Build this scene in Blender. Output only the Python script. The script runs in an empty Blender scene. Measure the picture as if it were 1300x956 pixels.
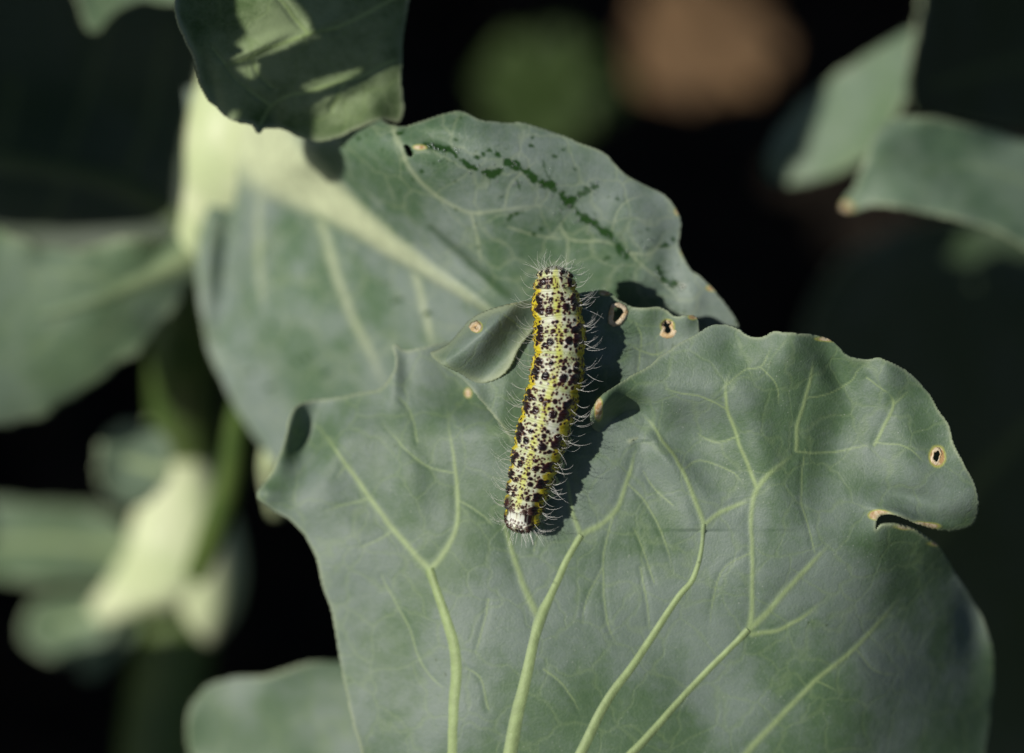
import bpy, math, random
import numpy as np
from mathutils import Matrix, Vector

# ------------------------------------------------------------------ units: 1 Blender unit = 1 cm
S = bpy.context.scene
S.unit_settings.system = 'METRIC'
S.unit_settings.scale_length = 0.01
COL = S.collection
R = math.radians
rng = np.random.default_rng(7)
random.seed(7)

# ------------------------------------------------------------------ camera, world, sun, exposure
DIST = 38.4                      # lens to caterpillar
FPX = 100/36*1300
TILT = R(40)                     # the lens looks 50 degrees down
HEIGHT = 27.0                    # caterpillar above the soil
M = Matrix.Translation((0, 0, HEIGHT)) @ Matrix.Rotation(TILT, 4, 'X')
MN = np.array(M)[:3, :3]; MT = np.array(M)[:3, 3]
cd = bpy.data.cameras.new('camera'); cam = bpy.data.objects.new('camera', cd); COL.objects.link(cam)
cam.matrix_world = M @ Matrix.Translation((0, 0, DIST))
cd.lens = 100; cd.sensor_width = 36; cd.clip_start = 0.5; cd.clip_end = 12000
cd.dof.use_dof = True; cd.dof.focus_distance = DIST - 0.42
cd.dof.aperture_fstop = 0.1/(2*0.95)*1.0     # 1.9 cm wide aperture in cm units
S.camera = cam
SUN_L = Vector((-0.655, 0.10, 0.75)).normalized()
SUN_W = (M.to_3x3() @ SUN_L).normalized()
W = bpy.data.worlds.new('World'); S.world = W; W.use_nodes = True
nt = W.node_tree; bg = nt.nodes['Background']
sky = nt.nodes.new('ShaderNodeTexSky'); sky.sky_type = 'NISHITA'; sky.sun_disc = False
sky.sun_elevation = math.asin(SUN_W.z); sky.sun_rotation = math.atan2(SUN_W.x, SUN_W.y)
nt.links.new(sky.outputs[0], bg.inputs[0]); bg.inputs[1].default_value = 0.05
sd_ = bpy.data.lights.new('sun', 'SUN'); sd_.energy = 5.0; sd_.angle = R(0.5); sd_.color = (1, .955, .87)
sun = bpy.data.objects.new('sun', sd_); COL.objects.link(sun)
sun.rotation_euler = SUN_W.to_track_quat('Z', 'Y').to_euler(); sun.location = SUN_W*120
S.view_settings.view_transform = 'Standard'; S.view_settings.look = 'None'
S.view_settings.exposure = -0.30; S.view_settings.gamma = 1.0
S.render.resolution_x = 1024; S.render.resolution_y = 753

# ------------------------------------------------------------------ helpers
def loc(px, py, z):
    """photograph position + distance in front of the focal plane -> cm in the leaf frame"""
    px = np.asarray(px, float); py = np.asarray(py, float); z = np.asarray(z, float)*np.ones_like(px)
    s = (DIST - z)/FPX
    return np.stack([(px-650)*s, (478-py)*s, z], -1)
def wor(l): return np.asarray(l) @ MN.T + MT
def wpt(px, py, z): return wor(loc(px, py, z))

def smooth(x, a, b):
    t = np.clip((np.asarray(x, float)-a)/(b-a), 0, 1); return t*t*(3-2*t)
class Noise:
    def __init__(s, seed, scale, octs=3, n=9):
        r = np.random.default_rng(seed); s.w = []
        for o in range(octs):
            k = 2**o/scale
            a = r.uniform(0, 2*math.pi, n); f = r.uniform(.6, 1.5, n)*k
            s.w.append((f*np.cos(a), f*np.sin(a), r.uniform(0, 6.28, n), 0.6**o))
    def __call__(s, x, y):
        out = 0
        for fx, fy, ph, am in s.w:
            out = out + am*np.sin(np.multiply.outer(x, fx)+np.multiply.outer(y, fy)+ph).sum(-1)/3.0
        return out*0.6
def rbf(pts):
    p = np.array(pts, float); xy = p[:, :2]/100
    def k(r2): return np.where(r2 > 0, r2*np.log(np.maximum(r2, 1e-12)), 0)
    n = len(p); A = np.zeros((n+3, n+3))
    A[:n, :n] = k(((xy[:, None]-xy[None])**2).sum(-1)) + np.eye(n)*.02
    A[:n, n] = 1; A[:n, n+1:] = xy; A[n, :n] = 1; A[n+1:, :n] = xy.T
    w = np.linalg.solve(A, np.r_[p[:, 2], 0, 0, 0])
    def f(x, y):
        x = np.asarray(x, float)/100; y = np.asarray(y, float)/100
        r = w[n]+w[n+1]*x+w[n+2]*y
        for i in range(n): r = r + w[i]*k((x-xy[i, 0])**2+(y-xy[i, 1])**2)
        return r
    return f
def bumps(lst):
    """(cx, cy, sx, sy, angle, amp) gaussians"""
    def f(x, y):
        r = 0*x
        for cx, cy, sx, sy, an, am in lst:
            c, s_ = math.cos(R(an)), math.sin(R(an))
            u = (x-cx)*c+(y-cy)*s_; v = -(x-cx)*s_+(y-cy)*c
            r = r + am*np.exp(-(u/sx)**2-(v/sy)**2)
        return r
    return f
def chaikin(poly, fixed=(), it=2, jag=0, seed=0):
    P = [tuple(map(float, p)) for p in poly]; fx = set(tuple(map(float, p)) for p in fixed)
    for _ in range(it):
        Q = []
        n = len(P)
        for i in range(n):
            a, b, c = P[i-1], P[i], P[(i+1) % n]
            if b in fx: Q.append(b)
            else:
                Q.append((b[0]*.75+a[0]*.25, b[1]*.75+a[1]*.25)); Q.append((b[0]*.75+c[0]*.25, b[1]*.75+c[1]*.25))
        P = Q
    if jag:
        nx = Noise(seed+1, 9, 2); ny = Noise(seed+2, 9, 2)
        P = [p if p in fx else (p[0]+jag*float(nx(np.array(p[0]), np.array(p[1]))), p[1]+jag*float(ny(np.array(p[0]), np.array(p[1])))) for p in P]
    return np.array(P)
def seg_near(P, A, B):
    """nearest distance, point and segment fraction of points P to segments A-B"""
    n = len(P); best = np.full(n, 1e9); bp = np.zeros((n, 2)); bi = np.zeros(n, int); bt = np.zeros(n)
    for i in range(len(A)):
        a = A[i]; d = B[i]-a; L = (d*d).sum() or 1e-9
        t = np.clip(((P-a)@d)/L, 0, 1); q = a+t[:, None]*d
        dd = ((P-q)**2).sum(1); m = dd < best
        best[m] = dd[m]; bp[m] = q[m]; bi[m] = i; bt[m] = t[m]
    return np.sqrt(best), bp, bi, bt
def inside(P, poly):
    x, y = P[:, 0], P[:, 1]; c = np.zeros(len(P), bool); n = len(poly)
    for i in range(n):
        x1, y1 = poly[i-1]; x2, y2 = poly[i]
        if y1 == y2: continue
        m = ((y1 > y) != (y2 > y)) & (x < (x2-x1)*(y-y1)/(y2-y1)+x1)
        c ^= m
    return c
def grid_piece(poly, step, holes=()):
    """square grid clipped to a polygon, outline vertices slid onto the outline"""
    x0, y0 = np.floor(poly.min(0)/step).astype(int)-1; x1, y1 = np.ceil(poly.max(0)/step).astype(int)+1
    gx, gy = np.meshgrid(np.arange(x0, x1+1), np.arange(y0, y1+1)); sh = gx.shape
    V = np.stack([gx.ravel(), gy.ravel()], 1)*float(step)
    cx, cy = np.meshgrid(np.arange(x0, x1)+.5, np.arange(y0, y1)+.5)
    Cc = np.stack([cx.ravel(), cy.ravel()], 1)*float(step)
    keep = inside(Cc, poly); iv = inside(V, poly)
    for h in holes: keep &= ~inside(Cc, h); iv &= ~inside(V, h)
    idx = np.arange(V.shape[0]).reshape(sh)
    q = np.stack([idx[:-1, :-1], idx[1:, :-1], idx[1:, 1:], idx[:-1, 1:]], -1).reshape(-1, 4)[keep]
    used = np.unique(q); remap = -np.ones(len(V), int); remap[used] = np.arange(len(used))
    V = V[used]; iv = iv[used]; q = remap[q]
    A = [np.roll(poly, 1, 0)]; B = [poly]
    for h in holes: A.append(np.roll(h, 1, 0)); B.append(h)
    A = np.concatenate(A); B = np.concatenate(B)
    d, bp, _, _ = seg_near(V, A, B)
    sn = (~iv) | (d < .3*step)
    # only vertices on the rim of the kept cells may slide
    cnt = np.bincount(q.ravel(), minlength=len(V)); sn &= (cnt < 4)
    sn &= d < 1.5*step
    V[sn] = bp[sn]
    return V, q
def mesh_obj(name, verts, faces, mat, parent=None, attrs=None, smooth_=True, origin=None):
    me = bpy.data.meshes.new(name)
    o0 = np.array(origin) if origin is not None else (np.array(parent['o']) if parent is not None else np.zeros(3))
    v = np.asarray(verts, float)-o0
    if isinstance(faces, np.ndarray):
        nf, k = faces.shape
        me.vertices.add(len(v)); me.vertices.foreach_set('co', v.ravel())
        me.loops.add(nf*k); me.loops.foreach_set('vertex_index', faces.ravel().astype(np.int32))
        me.polygons.add(nf); me.polygons.foreach_set('loop_start', np.arange(0, nf*k, k, dtype=np.int32))
        me.polygons.foreach_set('loop_total', np.full(nf, k, dtype=np.int32))
        me.update(calc_edges=True)
    else:
        me.from_pydata([tuple(p) for p in v], [], faces)
    if attrs:
        for k_, a in attrs.items():
            a = np.asarray(a, np.float32)
            if a.ndim == 2:
                at = me.color_attributes.new(k_, 'FLOAT_COLOR', 'POINT')
                at.data.foreach_set('color', np.c_[a[:, :3], np.ones(len(a))].astype(np.float32).ravel())
            else:
                at = me.attributes.new(k_, 'FLOAT', 'POINT'); at.data.foreach_set('value', a)
    me.polygons.foreach_set('use_smooth', np.full(len(me.polygons), smooth_))
    me.validate(); me.update()
    ob = bpy.data.objects.new(name, me); COL.objects.link(ob)
    if mat: me.materials.append(mat)
    if parent is not None:
        ob.parent = parent; ob['o'] = list(parent['o'])
        # sub-parts: parent mesh sits at its own parent's origin, so no further offset
    else:
        ob.location = o0; ob['o'] = list(o0)
    return ob
def thing(name, label, cat, at, group=None):
    o = bpy.data.objects.new(name, None); COL.objects.link(o); o.location = at; o['o'] = list(map(float, at))
    o.empty_display_size = 2; o['label'] = label; o['category'] = cat
    if group: o['group'] = group
    return o

# ------------------------------------------------------------------ materials
def nn(nt, t, **kw):
    n = nt.nodes.new(t)
    for k, v in kw.items(): setattr(n, k, v)
    return n
def mix(nt, fac, a, b, blend='MIX'):
    n = nn(nt, 'ShaderNodeMix', data_type='RGBA', blend_type=blend)
    for i, v in ((0, fac), (6, a), (7, b)):
        if isinstance(v, bpy.types.NodeSocket): nt.links.new(v, n.inputs[i])
        elif i == 0: n.inputs[0].default_value = v
        else: n.inputs[i].default_value = (*v, 1)
    return n.outputs[2]
def ramp(nt, src, a, b, lo=0., hi=1.):
    n = nn(nt, 'ShaderNodeMapRange', interpolation_type='SMOOTHSTEP'); nt.links.new(src, n.inputs[0])
    n.inputs[1].default_value = a; n.inputs[2].default_value = b; n.inputs[3].default_value = lo; n.inputs[4].default_value = hi
    return n.outputs[0]
def math_(nt, op, a, b):
    n = nn(nt, 'ShaderNodeMath', operation=op)
    for i, v in enumerate((a, b)):
        if isinstance(v, bpy.types.NodeSocket): nt.links.new(v, n.inputs[i])
        else: n.inputs[i].default_value = v
    return n.outputs[0]
def noise(nt, co, scale, det=3, rough=.5):
    n = nn(nt, 'ShaderNodeTexNoise'); nt.links.new(co, n.inputs['Vector']); n.inputs['Scale'].default_value = scale
    n.inputs['Detail'].default_value = det; n.inputs['Roughness'].default_value = rough
    return n.outputs['Fac']
def leaf_mat(name, green, bloom, vein, amount=.5, trans=.10, rough=.55, net=.5, speck=.6, spec=.38):
    m = bpy.data.materials.new(name); m.use_nodes = True; nt = m.node_tree
    b = nt.nodes['Principled BSDF']; out = nt.nodes['Material Output']
    tc = nn(nt, 'ShaderNodeTexCoord').outputs['Object']
    def attr(a): return nn(nt, 'ShaderNodeAttribute', attribute_name=a).outputs['Fac']
    n1 = noise(nt, tc, .55, 4, .55); n2 = noise(nt, tc, 4.5, 4, .6); n3 = noise(nt, tc, 32, 2, .6)
    big = ramp(nt, n1, .36, .64)
    f = math_(nt, 'MULTIPLY', big, .75); f = math_(nt, 'ADD', f, amount-.375)
    f = math_(nt, 'ADD', f, math_(nt, 'MULTIPLY', math_(nt, 'SUBTRACT', n2, .5), .9))
    f = math_(nt, 'ADD', f, math_(nt, 'MULTIPLY', math_(nt, 'SUBTRACT', n3, .5), speck))
    f = nn(nt, 'ShaderNodeClamp').outputs[0] if False else ramp(nt, f, -.1, 1.1)
    col = mix(nt, f, green, bloom)
    # fine net of veins
    wc = nn(nt, 'ShaderNodeVectorMath', operation='ADD'); nt.links.new(tc, wc.inputs[0])
    nv = nn(nt, 'ShaderNodeTexNoise'); nt.links.new(tc, nv.inputs['Vector']); nv.inputs['Scale'].default_value = 2.5
    sc = nn(nt, 'ShaderNodeVectorMath', operation='SCALE'); nt.links.new(nv.outputs['Color'], sc.inputs[0]); sc.inputs['Scale'].default_value = .35
    nt.links.new(sc.outputs[0], wc.inputs[1])
    vo = nn(nt, 'ShaderNodeTexVoronoi', feature='DISTANCE_TO_EDGE'); nt.links.new(wc.outputs[0], vo.inputs['Vector']); vo.inputs['Scale'].default_value = 1.5
    vo2 = nn(nt, 'ShaderNodeTexVoronoi', feature='DISTANCE_TO_EDGE'); nt.links.new(wc.outputs[0], vo2.inputs['Vector']); vo2.inputs['Scale'].default_value = 5.0
    l1 = ramp(nt, vo.outputs['Distance'], .0, .055, 1., 0.); l2 = ramp(nt, vo2.outputs['Distance'], 0., .09, 1., 0.)
    netf = math_(nt, 'ADD', math_(nt, 'MULTIPLY', l1, .44*net), math_(nt, 'MULTIPLY', l2, .16*net))
    vcol = tuple(.45*g+.55*v for g, v in zip(green, vein))
    col = mix(nt, netf, col, vcol)
    va = attr('vein')
    vf = ramp(nt, va, .0, .85)
    vn = mix(nt, ramp(nt, noise(nt, tc, 6, 3), .3, .7), vein, tuple(c*.82 for c in vein))
    col = mix(nt, vf, col, vn)
    vs = nn(nt, 'ShaderNodeTexVoronoi'); nt.links.new(tc, vs.inputs['Vector']); vs.inputs['Scale'].default_value = 13
    sp = math_(nt, 'MULTIPLY', ramp(nt, vs.outputs['Distance'], .05, .16, 1., 0.), ramp(nt, noise(nt, tc, 1.3, 2), .5, .66))
    col = mix(nt, math_(nt, 'MULTIPLY', sp, .55), col, (.42, .45, .40))
    vs2 = nn(nt, 'ShaderNodeTexVoronoi'); nt.links.new(wc.outputs[0], vs2.inputs['Vector']); vs2.inputs['Scale'].default_value = 3.1
    sp2 = math_(nt, 'MULTIPLY', ramp(nt, vs2.outputs['Distance'], .03, .10, 1., 0.), ramp(nt, noise(nt, tc, .9, 2), .52, .6))
    col = mix(nt, math_(nt, 'MULTIPLY', sp2, .6), col, (.05, .08, .03))
    # bare, rubbed marks where the wax has gone
    wet = attr('wet')
    col = mix(nt, wet, col, (.022, .062, .014))
    # dry, chewed tissue
    dm = attr('dry'); dc = mix(nt, ramp(nt, noise(nt, tc, 14, 3), .4, .62), (.62, .50, .34), (.40, .24, .10))
    col = mix(nt, ramp(nt, dm, 0., .5), col, (.34, .36, .09)); col = mix(nt, ramp(nt, dm, .45, .8), col, dc)
    rim = attr('rim'); col = mix(nt, math_(nt, 'MULTIPLY', rim, .8), col, (.33, .38, .24))
    nt.links.new(col, b.inputs['Base Color'])
    rr = math_(nt, 'SUBTRACT', rough, math_(nt, 'MULTIPLY', wet, .3)); nt.links.new(rr, b.inputs['Roughness'])
    b.inputs['Specular IOR Level'].default_value = spec
    hb = math_(nt, 'ADD', math_(nt, 'MULTIPLY', n2, .55), math_(nt, 'MULTIPLY', n3, .30))
    hb = math_(nt, 'SUBTRACT', hb, math_(nt, 'MULTIPLY', l1, .18*net)); hb = math_(nt, 'SUBTRACT', hb, math_(nt, 'MULTIPLY', l2, .06*net))
    hb = math_(nt, 'SUBTRACT', hb, math_(nt, 'MULTIPLY', wet, .12))
    bp = nn(nt, 'ShaderNodeBump'); bp.inputs['Strength'].default_value = .38; bp.inputs['Distance'].default_value = .05
    nt.links.new(hb, bp.inputs['Height']); nt.links.new(bp.outputs[0], b.inputs['Normal'])
    tr = nn(nt, 'ShaderNodeBsdfTranslucent'); tcol = mix(nt, .5, col, (.22, .38, .05)); nt.links.new(tcol, tr.inputs[0])
    ms = nn(nt, 'ShaderNodeMixShader'); ms.inputs[0].default_value = trans
    nt.links.new(b.outputs[0], ms.inputs[1]); nt.links.new(tr.outputs[0], ms.inputs[2]); nt.links.new(ms.outputs[0], out.inputs[0])
    return m
PALE = (.44, .52, .26)
ML = {
 'front': leaf_mat('waxy_front_leaf', (.080, .140, .068), (.175, .225, .192), (.33, .43, .19), .50, trans=.08),
 'mid':   leaf_mat('waxy_middle_leaf', (.075, .140, .068), (.215, .268, .240), (.60, .66, .42), .50, trans=.08),
 'left':  leaf_mat('waxy_left_leaf', (.115, .185, .095), (.165, .230, .165), (.40, .50, .26), .5),
 'top':   leaf_mat('waxy_curled_leaf', (.05, .10, .025), (.25, .32, .17), (.30, .40, .17), .60, trans=.05, net=.7, rough=.75, spec=.15),
 'dark':  leaf_mat('shade_dark_leaf', (.026, .050, .018), (.045, .068, .042), (.09, .13, .05), .45, trans=.03),  # leaf green lowered so deep shade is partly in the colour
 'right': leaf_mat('waxy_far_leaf', (.085, .15, .085), (.19, .26, .19), (.30, .40, .2), .5),
}
def plain(name, c1, c2, scale, rough=.5, bump=.3, bd=.05, trans=0., spec=.4):
    m = bpy.data.materials.new(name); m.use_nodes = True; nt = m.node_tree; b = nt.nodes['Principled BSDF']
    tc = nn(nt, 'ShaderNodeTexCoord').outputs['Object']
    n1 = noise(nt, tc, scale, 5, .6)
    nt.links.new(mix(nt, ramp(nt, n1, .35, .65), c1, c2), b.inputs['Base Color'])
    b.inputs['Roughness'].default_value = rough; b.inputs['Specular IOR Level'].default_value = spec
    bp = nn(nt, 'ShaderNodeBump'); bp.inputs['Strength'].default_value = bump; bp.inputs['Distance'].default_value = bd
    nt.links.new(noise(nt, tc, scale*5, 4), bp.inputs['Height']); nt.links.new(bp.outputs[0], b.inputs['Normal'])
    if trans:
        b.inputs['Subsurface Weight'].default_value = trans; b.inputs['Subsurface Radius'].default_value = (.3, .4, .1); b.inputs['Subsurface Scale'].default_value = .4
    return m
M_STALK = plain('pale_stalk', (.62, .67, .42), (.50, .58, .32), 1.2, .5, .2)
M_STALK_SHADE = plain('shade_toned_stalk', (.055, .10, .022), (.085, .13, .03), 1.5, .5, .2)  # stalk green darkened to stand in for shade
M_SOIL = plain('shade_dark_soil', (.010, .008, .006), (.026, .019, .013), .35, .9, 1., .6, spec=.15)  # soil colour lowered to help the shaded background go black
M_DRYL = plain('withered_leaf', (.17, .10, .045), (.10, .06, .028), .8, .8, .6, .1)
M_WEED = plain('weed_leaf', (.030, .058, .006), (.020, .040, .005), 1, .7, .3)
M_RIM = plain('dry_hole_rim', (.70, .60, .44), (.52, .36, .18), 9, .75, .7, .02)

# ------------------------------------------------------------------ leaf sheets
ATT0 = ('vein', 'wet', 'dry', 'rim')
def vein_field(V, veins, k=1.0):
    out = np.zeros(len(V))
    if not veins: return out
    A = []; B = []; wa = []; wb = []; am = []
    for pl in veins:
        g = 1.0
        if isinstance(pl, tuple): g, pl = pl
        Q = spline(pl, 4) if len(pl) > 1 else np.array(pl)
        wx = Noise(7, 16, 3); Q[:, 0] += 1.3*wx(Q[:, 0], Q[:, 1]); Q[:, 1] += 1.3*wx(Q[:, 1]+9, Q[:, 0])
        for a, b in zip(Q[:-1], Q[1:]): A.append(a[:2]); B.append(b[:2]); wa.append(a[2]); wb.append(b[2]); am.append(g)
        if g < 1:
            nq = len(Q)-1; k_ = max(2, nq//3)
            for q_ in range(k_): am[-1-q_] *= (q_+.5)/k_
    A = np.array(A, float); B = np.array(B, float)
    for i in range(len(A)):
        a = A[i]; d = B[i]-a; w = max(wa[i], wb[i])*3+6
        m = (V[:, 0] > min(a[0], B[i][0])-w) & (V[:, 0] < max(a[0], B[i][0])+w) & (V[:, 1] > min(a[1], B[i][1])-w) & (V[:, 1] < max(a[1], B[i][1])+w)
        if not m.any(): continue
        P = V[m]; t = np.clip(((P-a)@d)/((d*d).sum()+1e-9), 0, 1); q = a+t[:, None]*d
        dd = np.sqrt(((P-q)**2).sum(1)); ww = (wa[i]+(wb[i]-wa[i])*t)*k
        out[m] = np.maximum(out[m], am[i]*np.exp(-(dd/ww)**2*1.1))
    return out
def spline(pts, n=8):
    """Catmull-Rom through tuples of any length"""
    P = np.array(pts, float); P = np.vstack([2*P[0]-P[1], P, 2*P[-1]-P[-2]]); out = []
    for i in range(1, len(P)-2):
        for t in np.linspace(0, 1, n, endpoint=False):
            out.append(.5*((2*P[i])+(-P[i-1]+P[i+1])*t+(2*P[i-1]-5*P[i]+4*P[i+1]-P[i+2])*t*t+(-P[i-1]+3*P[i]-3*P[i+1]+P[i+2])*t**3))
    out.append(P[-2]); return np.array(out)
def ribbon(name, pts, zf, mat, parent, rise=.30, amp=1.0, fade=0, n=6, label=None):
    """a raised vein that follows the sheet: pts are (px, py, half width)"""
    C = spline(pts, n)
    wob = Noise(int(abs(C[0, 0]*7+C[0, 1]))+3, 14, 2)
    C[:, 0] += .5*wob(C[:, 0], C[:, 1]); C[:, 1] += .5*wob(C[:, 1], C[:, 0])
    T = np.gradient(C[:, :2], axis=0); T /= np.linalg.norm(T, axis=1)[:, None]+1e-9
    Nn = np.stack([-T[:, 1], T[:, 0]], 1)
    us = np.linspace(-1, 1, 11); V = []; at = []
    for u in us:
        q = C[:, :2]+Nn*(C[:, 2]*1.75*u)[:, None]
        pr = max(0, math.cos(u*math.pi/2))**1.6
        z = zf(q[:, 0], q[:, 1]) + rise*C[:, 2]/94*pr + .012*pr - .035*(1-pr)
        V.append(wpt(q[:, 0], q[:, 1], z)); at.append(pr*amp*(np.clip(C[:, 2]/fade, .25, 1) if fade else np.ones(len(C))))
    V = np.stack(V, 1).reshape(-1, 3); at = np.stack(at, 1).ravel(); k = len(us); F = []
    for i in range(len(C)-1):
        for j in range(k-1): F.append((i*k+j, (i+1)*k+j, (i+1)*k+j+1, i*k+j+1))
    z0 = np.zeros(len(V))
    o = mesh_obj(name, V, np.array(F)[:, ::-1], mat, parent, {'vein': at, 'wet': z0, 'dry': z0, 'rim': z0})
    if label: o['label'] = label
    return o
def sheet(name, pieces, zf_of, mat, parent, step=3, veins=(), wets=(), drys=(), holes=(), margins=None, seam=None,
          rimw=3.0, rimamp=1.0, ruffle=.05, rufscale=28, thick=.045, label=None, seed=1, dip=.03):
    """pieces: list of (polygon, piece index); zf_of(i) gives its depth function"""
    AV = []; AF = []; ofs = 0; keys = {}; at = {k: [] for k in ATT0}; VP = []
    rn = Noise(seed, rufscale, 2); rn2 = Noise(seed+5, rufscale*3, 2); wn = Noise(seed+9, 4.5, 3)
    for poly, i in pieces:
        V, q = grid_piece(poly, step, [h for h in holes])
        mg = margins[i] if margins else (np.roll(poly, 1, 0), poly)
        d, _, _, _ = seg_near(V, *mg)
        z = zf_of(i)(V[:, 0], V[:, 1])
        z = z + ruffle*(rn(V[:, 0], V[:, 1])*np.exp(-d/22)+1.3*rn2(V[:, 0], V[:, 1])*np.exp(-d/60))
        vf = vein_field(V, veins); z = z - dip*vein_field(V, veins, 2.6)*1.0 + dip*.6*vf
        wet = np.zeros(len(V)); dry = np.zeros(len(V))
        for pl, amt in wets:
            f = vein_field(V, [pl], 1.0)
            if amt > 0: f = vein_field(V, [pl], 1.25)*(1+.35*wn(V[:, 1]*2.1, V[:, 0]*2.1))
            if amt < 0: wet = np.maximum(wet, -amt*f)
            else: wet = np.maximum(wet, smooth(f+.42*wn(V[:, 0], V[:, 1]), .38, .66)*amt)
        for cx, cy, rx, ry in drys:
            rr = np.sqrt(((V[:, 0]-cx)/rx)**2+((V[:, 1]-cy)/ry)**2)+.12*wn(V[:, 0], V[:, 1])
            dry = np.maximum(dry, 1-smooth(rr, .75, 1.75))
        rim = np.exp(-(d/(rimw*(2.6 if i == 5 else 1)))**2)*rimamp*(1.2 if i == 5 else 1)*np.clip(.75+.4*rn(V[:, 0], V[:, 1]), 0, 1)
        for k, a in zip(ATT0, (vf, wet, dry, rim)): at[k].append(a)
        idm = np.arange(len(V))+ofs
        if seam:
            on = seam(V)
            for j in np.nonzero(on)[0]:
                kk = (round(V[j, 0], 2), round(V[j, 1], 2))
                if kk in keys: idm[j] = keys[kk]
                else: keys[kk] = idm[j]
        AV.append(wpt(V[:, 0], V[:, 1], z)); AF.append(idm[q]); ofs += len(V)
    V = np.concatenate(AV); F = np.concatenate(AF)
    us, inv = np.unique(F, return_inverse=True); F = inv.reshape(F.shape); V = V[us]
    at = {k: np.concatenate(a)[us] for k, a in at.items()}
    o = mesh_obj(name, V, F, mat, parent, at)
    so = o.modifiers.new('thickness', 'SOLIDIFY'); so.thickness = thick; so.offset = -1
    if label: o['label'] = label
    return o
def ring(name, hole, zf, parent, grow=3.5, h=.03, mat=None, seed=0):
    """dry raised lip round a chewed hole (sub-part)"""
    n = len(hole); c = hole.mean(0); r = np.random.default_rng(seed); V = []; prof = [(-.25, -.05), (-.12, .5), (.25, 1), (.65, .7), (1.15, -.6)]
    w = grow*(1+.5*np.interp(np.arange(n), np.linspace(0, n, 9), np.r_[r.uniform(-1, 1, 8), 0]))
    dr = (hole-c); dr /= np.linalg.norm(dr, axis=1)[:, None]
    for s_, hh in prof:
        q = hole+dr*(s_*w)[:, None]; V.append(wpt(q[:, 0], q[:, 1], zf(q[:, 0], q[:, 1])+h*hh+.004*r.standard_normal(n)))
    V = np.stack(V, 1).reshape(-1, 3); k = len(prof)
    F = [(i*k+j, ((i+1) % n)*k+j, ((i+1) % n)*k+j+1, i*k+j+1) for i in range(n) for j in range(k-1)]
    o = mesh_obj(name, V, np.array(F), mat or M_RIM, parent); o.modifiers.new('t', 'SOLIDIFY').thickness = .02
    return o
def tube(name, pts, mat, parent, seg=20, n=8, rib=.04, seed=0, flat=1.0, label=None, world=False):
    """pts (px, py, z, radius cm) or world (x, y, z, r)"""
    C = spline(pts, n)
    P = C[:, :3] if world else wpt(C[:, 0], C[:, 1], C[:, 2])
    T = np.gradient(P, axis=0); T /= np.linalg.norm(T, axis=1)[:, None]
    ref = MN @ np.array([0, 0, 1.]); X = np.cross(T, ref); X /= np.linalg.norm(X, axis=1)[:, None]; Y = np.cross(T, X)
    r = np.random.default_rng(seed); ph = r.uniform(0, 6.28, 4)
    V = []
    for j in range(seg):
        a = 2*math.pi*j/seg; rr = C[:, 3]*(1+rib*math.sin(5*a+ph[0])+rib*.7*math.sin(3*a+ph[1])+.03*np.sin(P[:, 2]*1.7+ph[2]+a))
        V.append(P+X*(rr*math.cos(a))[:, None]+Y*(rr*math.sin(a)*flat)[:, None])
    V = np.stack(V, 1).reshape(-1, 3)
    F = [(i*seg+j, i*seg+(j+1) % seg, (i+1)*seg+(j+1) % seg, (i+1)*seg+j) for i in range(len(C)-1) for j in range(seg)]
    V = np.vstack([V, P[0], P[-1]]); a0 = len(V)-2
    F += [(a0, (j+1) % seg, j, j) for j in range(seg)]; F = [f if f[2] != f[3] else f[:3] for f in F]
    L = (len(C)-1)*seg; F += [(a0+1, L+j, L+(j+1) % seg) for j in range(seg)]
    o = mesh_obj(name, V, F, mat, parent)
    if label: o['label'] = label
    return o

# ------------------------------------------------------------------ ground
def ground():
    n = 121; g = np.linspace(-1, 1, n); g = np.sign(g)*np.abs(g)**3.2*6000
    X, Y = np.meshgrid(g, g); nz = Noise(50, 6, 3); nz2 = Noise(51, 30, 2)
    near = np.exp(-(X**2+(Y-30)**2)/200**2)
    Z = near*(.5*nz(X, Y)+.8*nz2(X, Y)); V = np.stack([X, Y, Z], -1).reshape(-1, 3); idx = np.arange(n*n).reshape(n, n)
    F = np.stack([idx[:-1, :-1], idx[:-1, 1:], idx[1:, 1:], idx[1:, :-1]], -1).reshape(-1, 4)
    o = mesh_obj('ground', V, F, M_SOIL); o['kind'] = 'structure'
    # crumbs of soil
    r = np.random.default_rng(5); V = []; F = []
    ico = [(0, 0, 1), (.9, 0, .3), (.25, .85, .35), (-.7, .5, .3), (-.7, -.5, .35), (.3, -.85, .3), (0, 0, -.4)]
    fc = [(0, 1, 2), (0, 2, 3), (0, 3, 4), (0, 4, 5), (0, 5, 1), (6, 2, 1), (6, 3, 2), (6, 4, 3), (6, 5, 4), (6, 1, 5)]
    for k in range(2600):
        x = r.uniform(-45, 45); y = r.uniform(-15, 75); s = r.gamma(2, .28)+.15; a = r.uniform(0, 6.28); c, t = math.cos(a), math.sin(a); b = len(V)
        for p in ico:
            q = np.array(p)*s*r.uniform(.75, 1.25, 3); V.append((x+q[0]*c-q[1]*t, y+q[0]*t+q[1]*c, q[2]+.2*s))
        F += [tuple(b+i for i in f) for f in fc]
    o = mesh_obj('soil_crumbs', np.array(V), F, M_SOIL, smooth_=False); o['kind'] = 'stuff'; o['label'] = 'loose dark crumbs of soil under the cabbage plants'; o['category'] = 'soil'
ground()

# ------------------------------------------------------------------ main cabbage plant
plant = thing('cabbage_plant', 'blue green cabbage plant whose chewed front leaf carries the caterpillar', 'cabbage plant', (-3.5, -12, 0))

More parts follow.
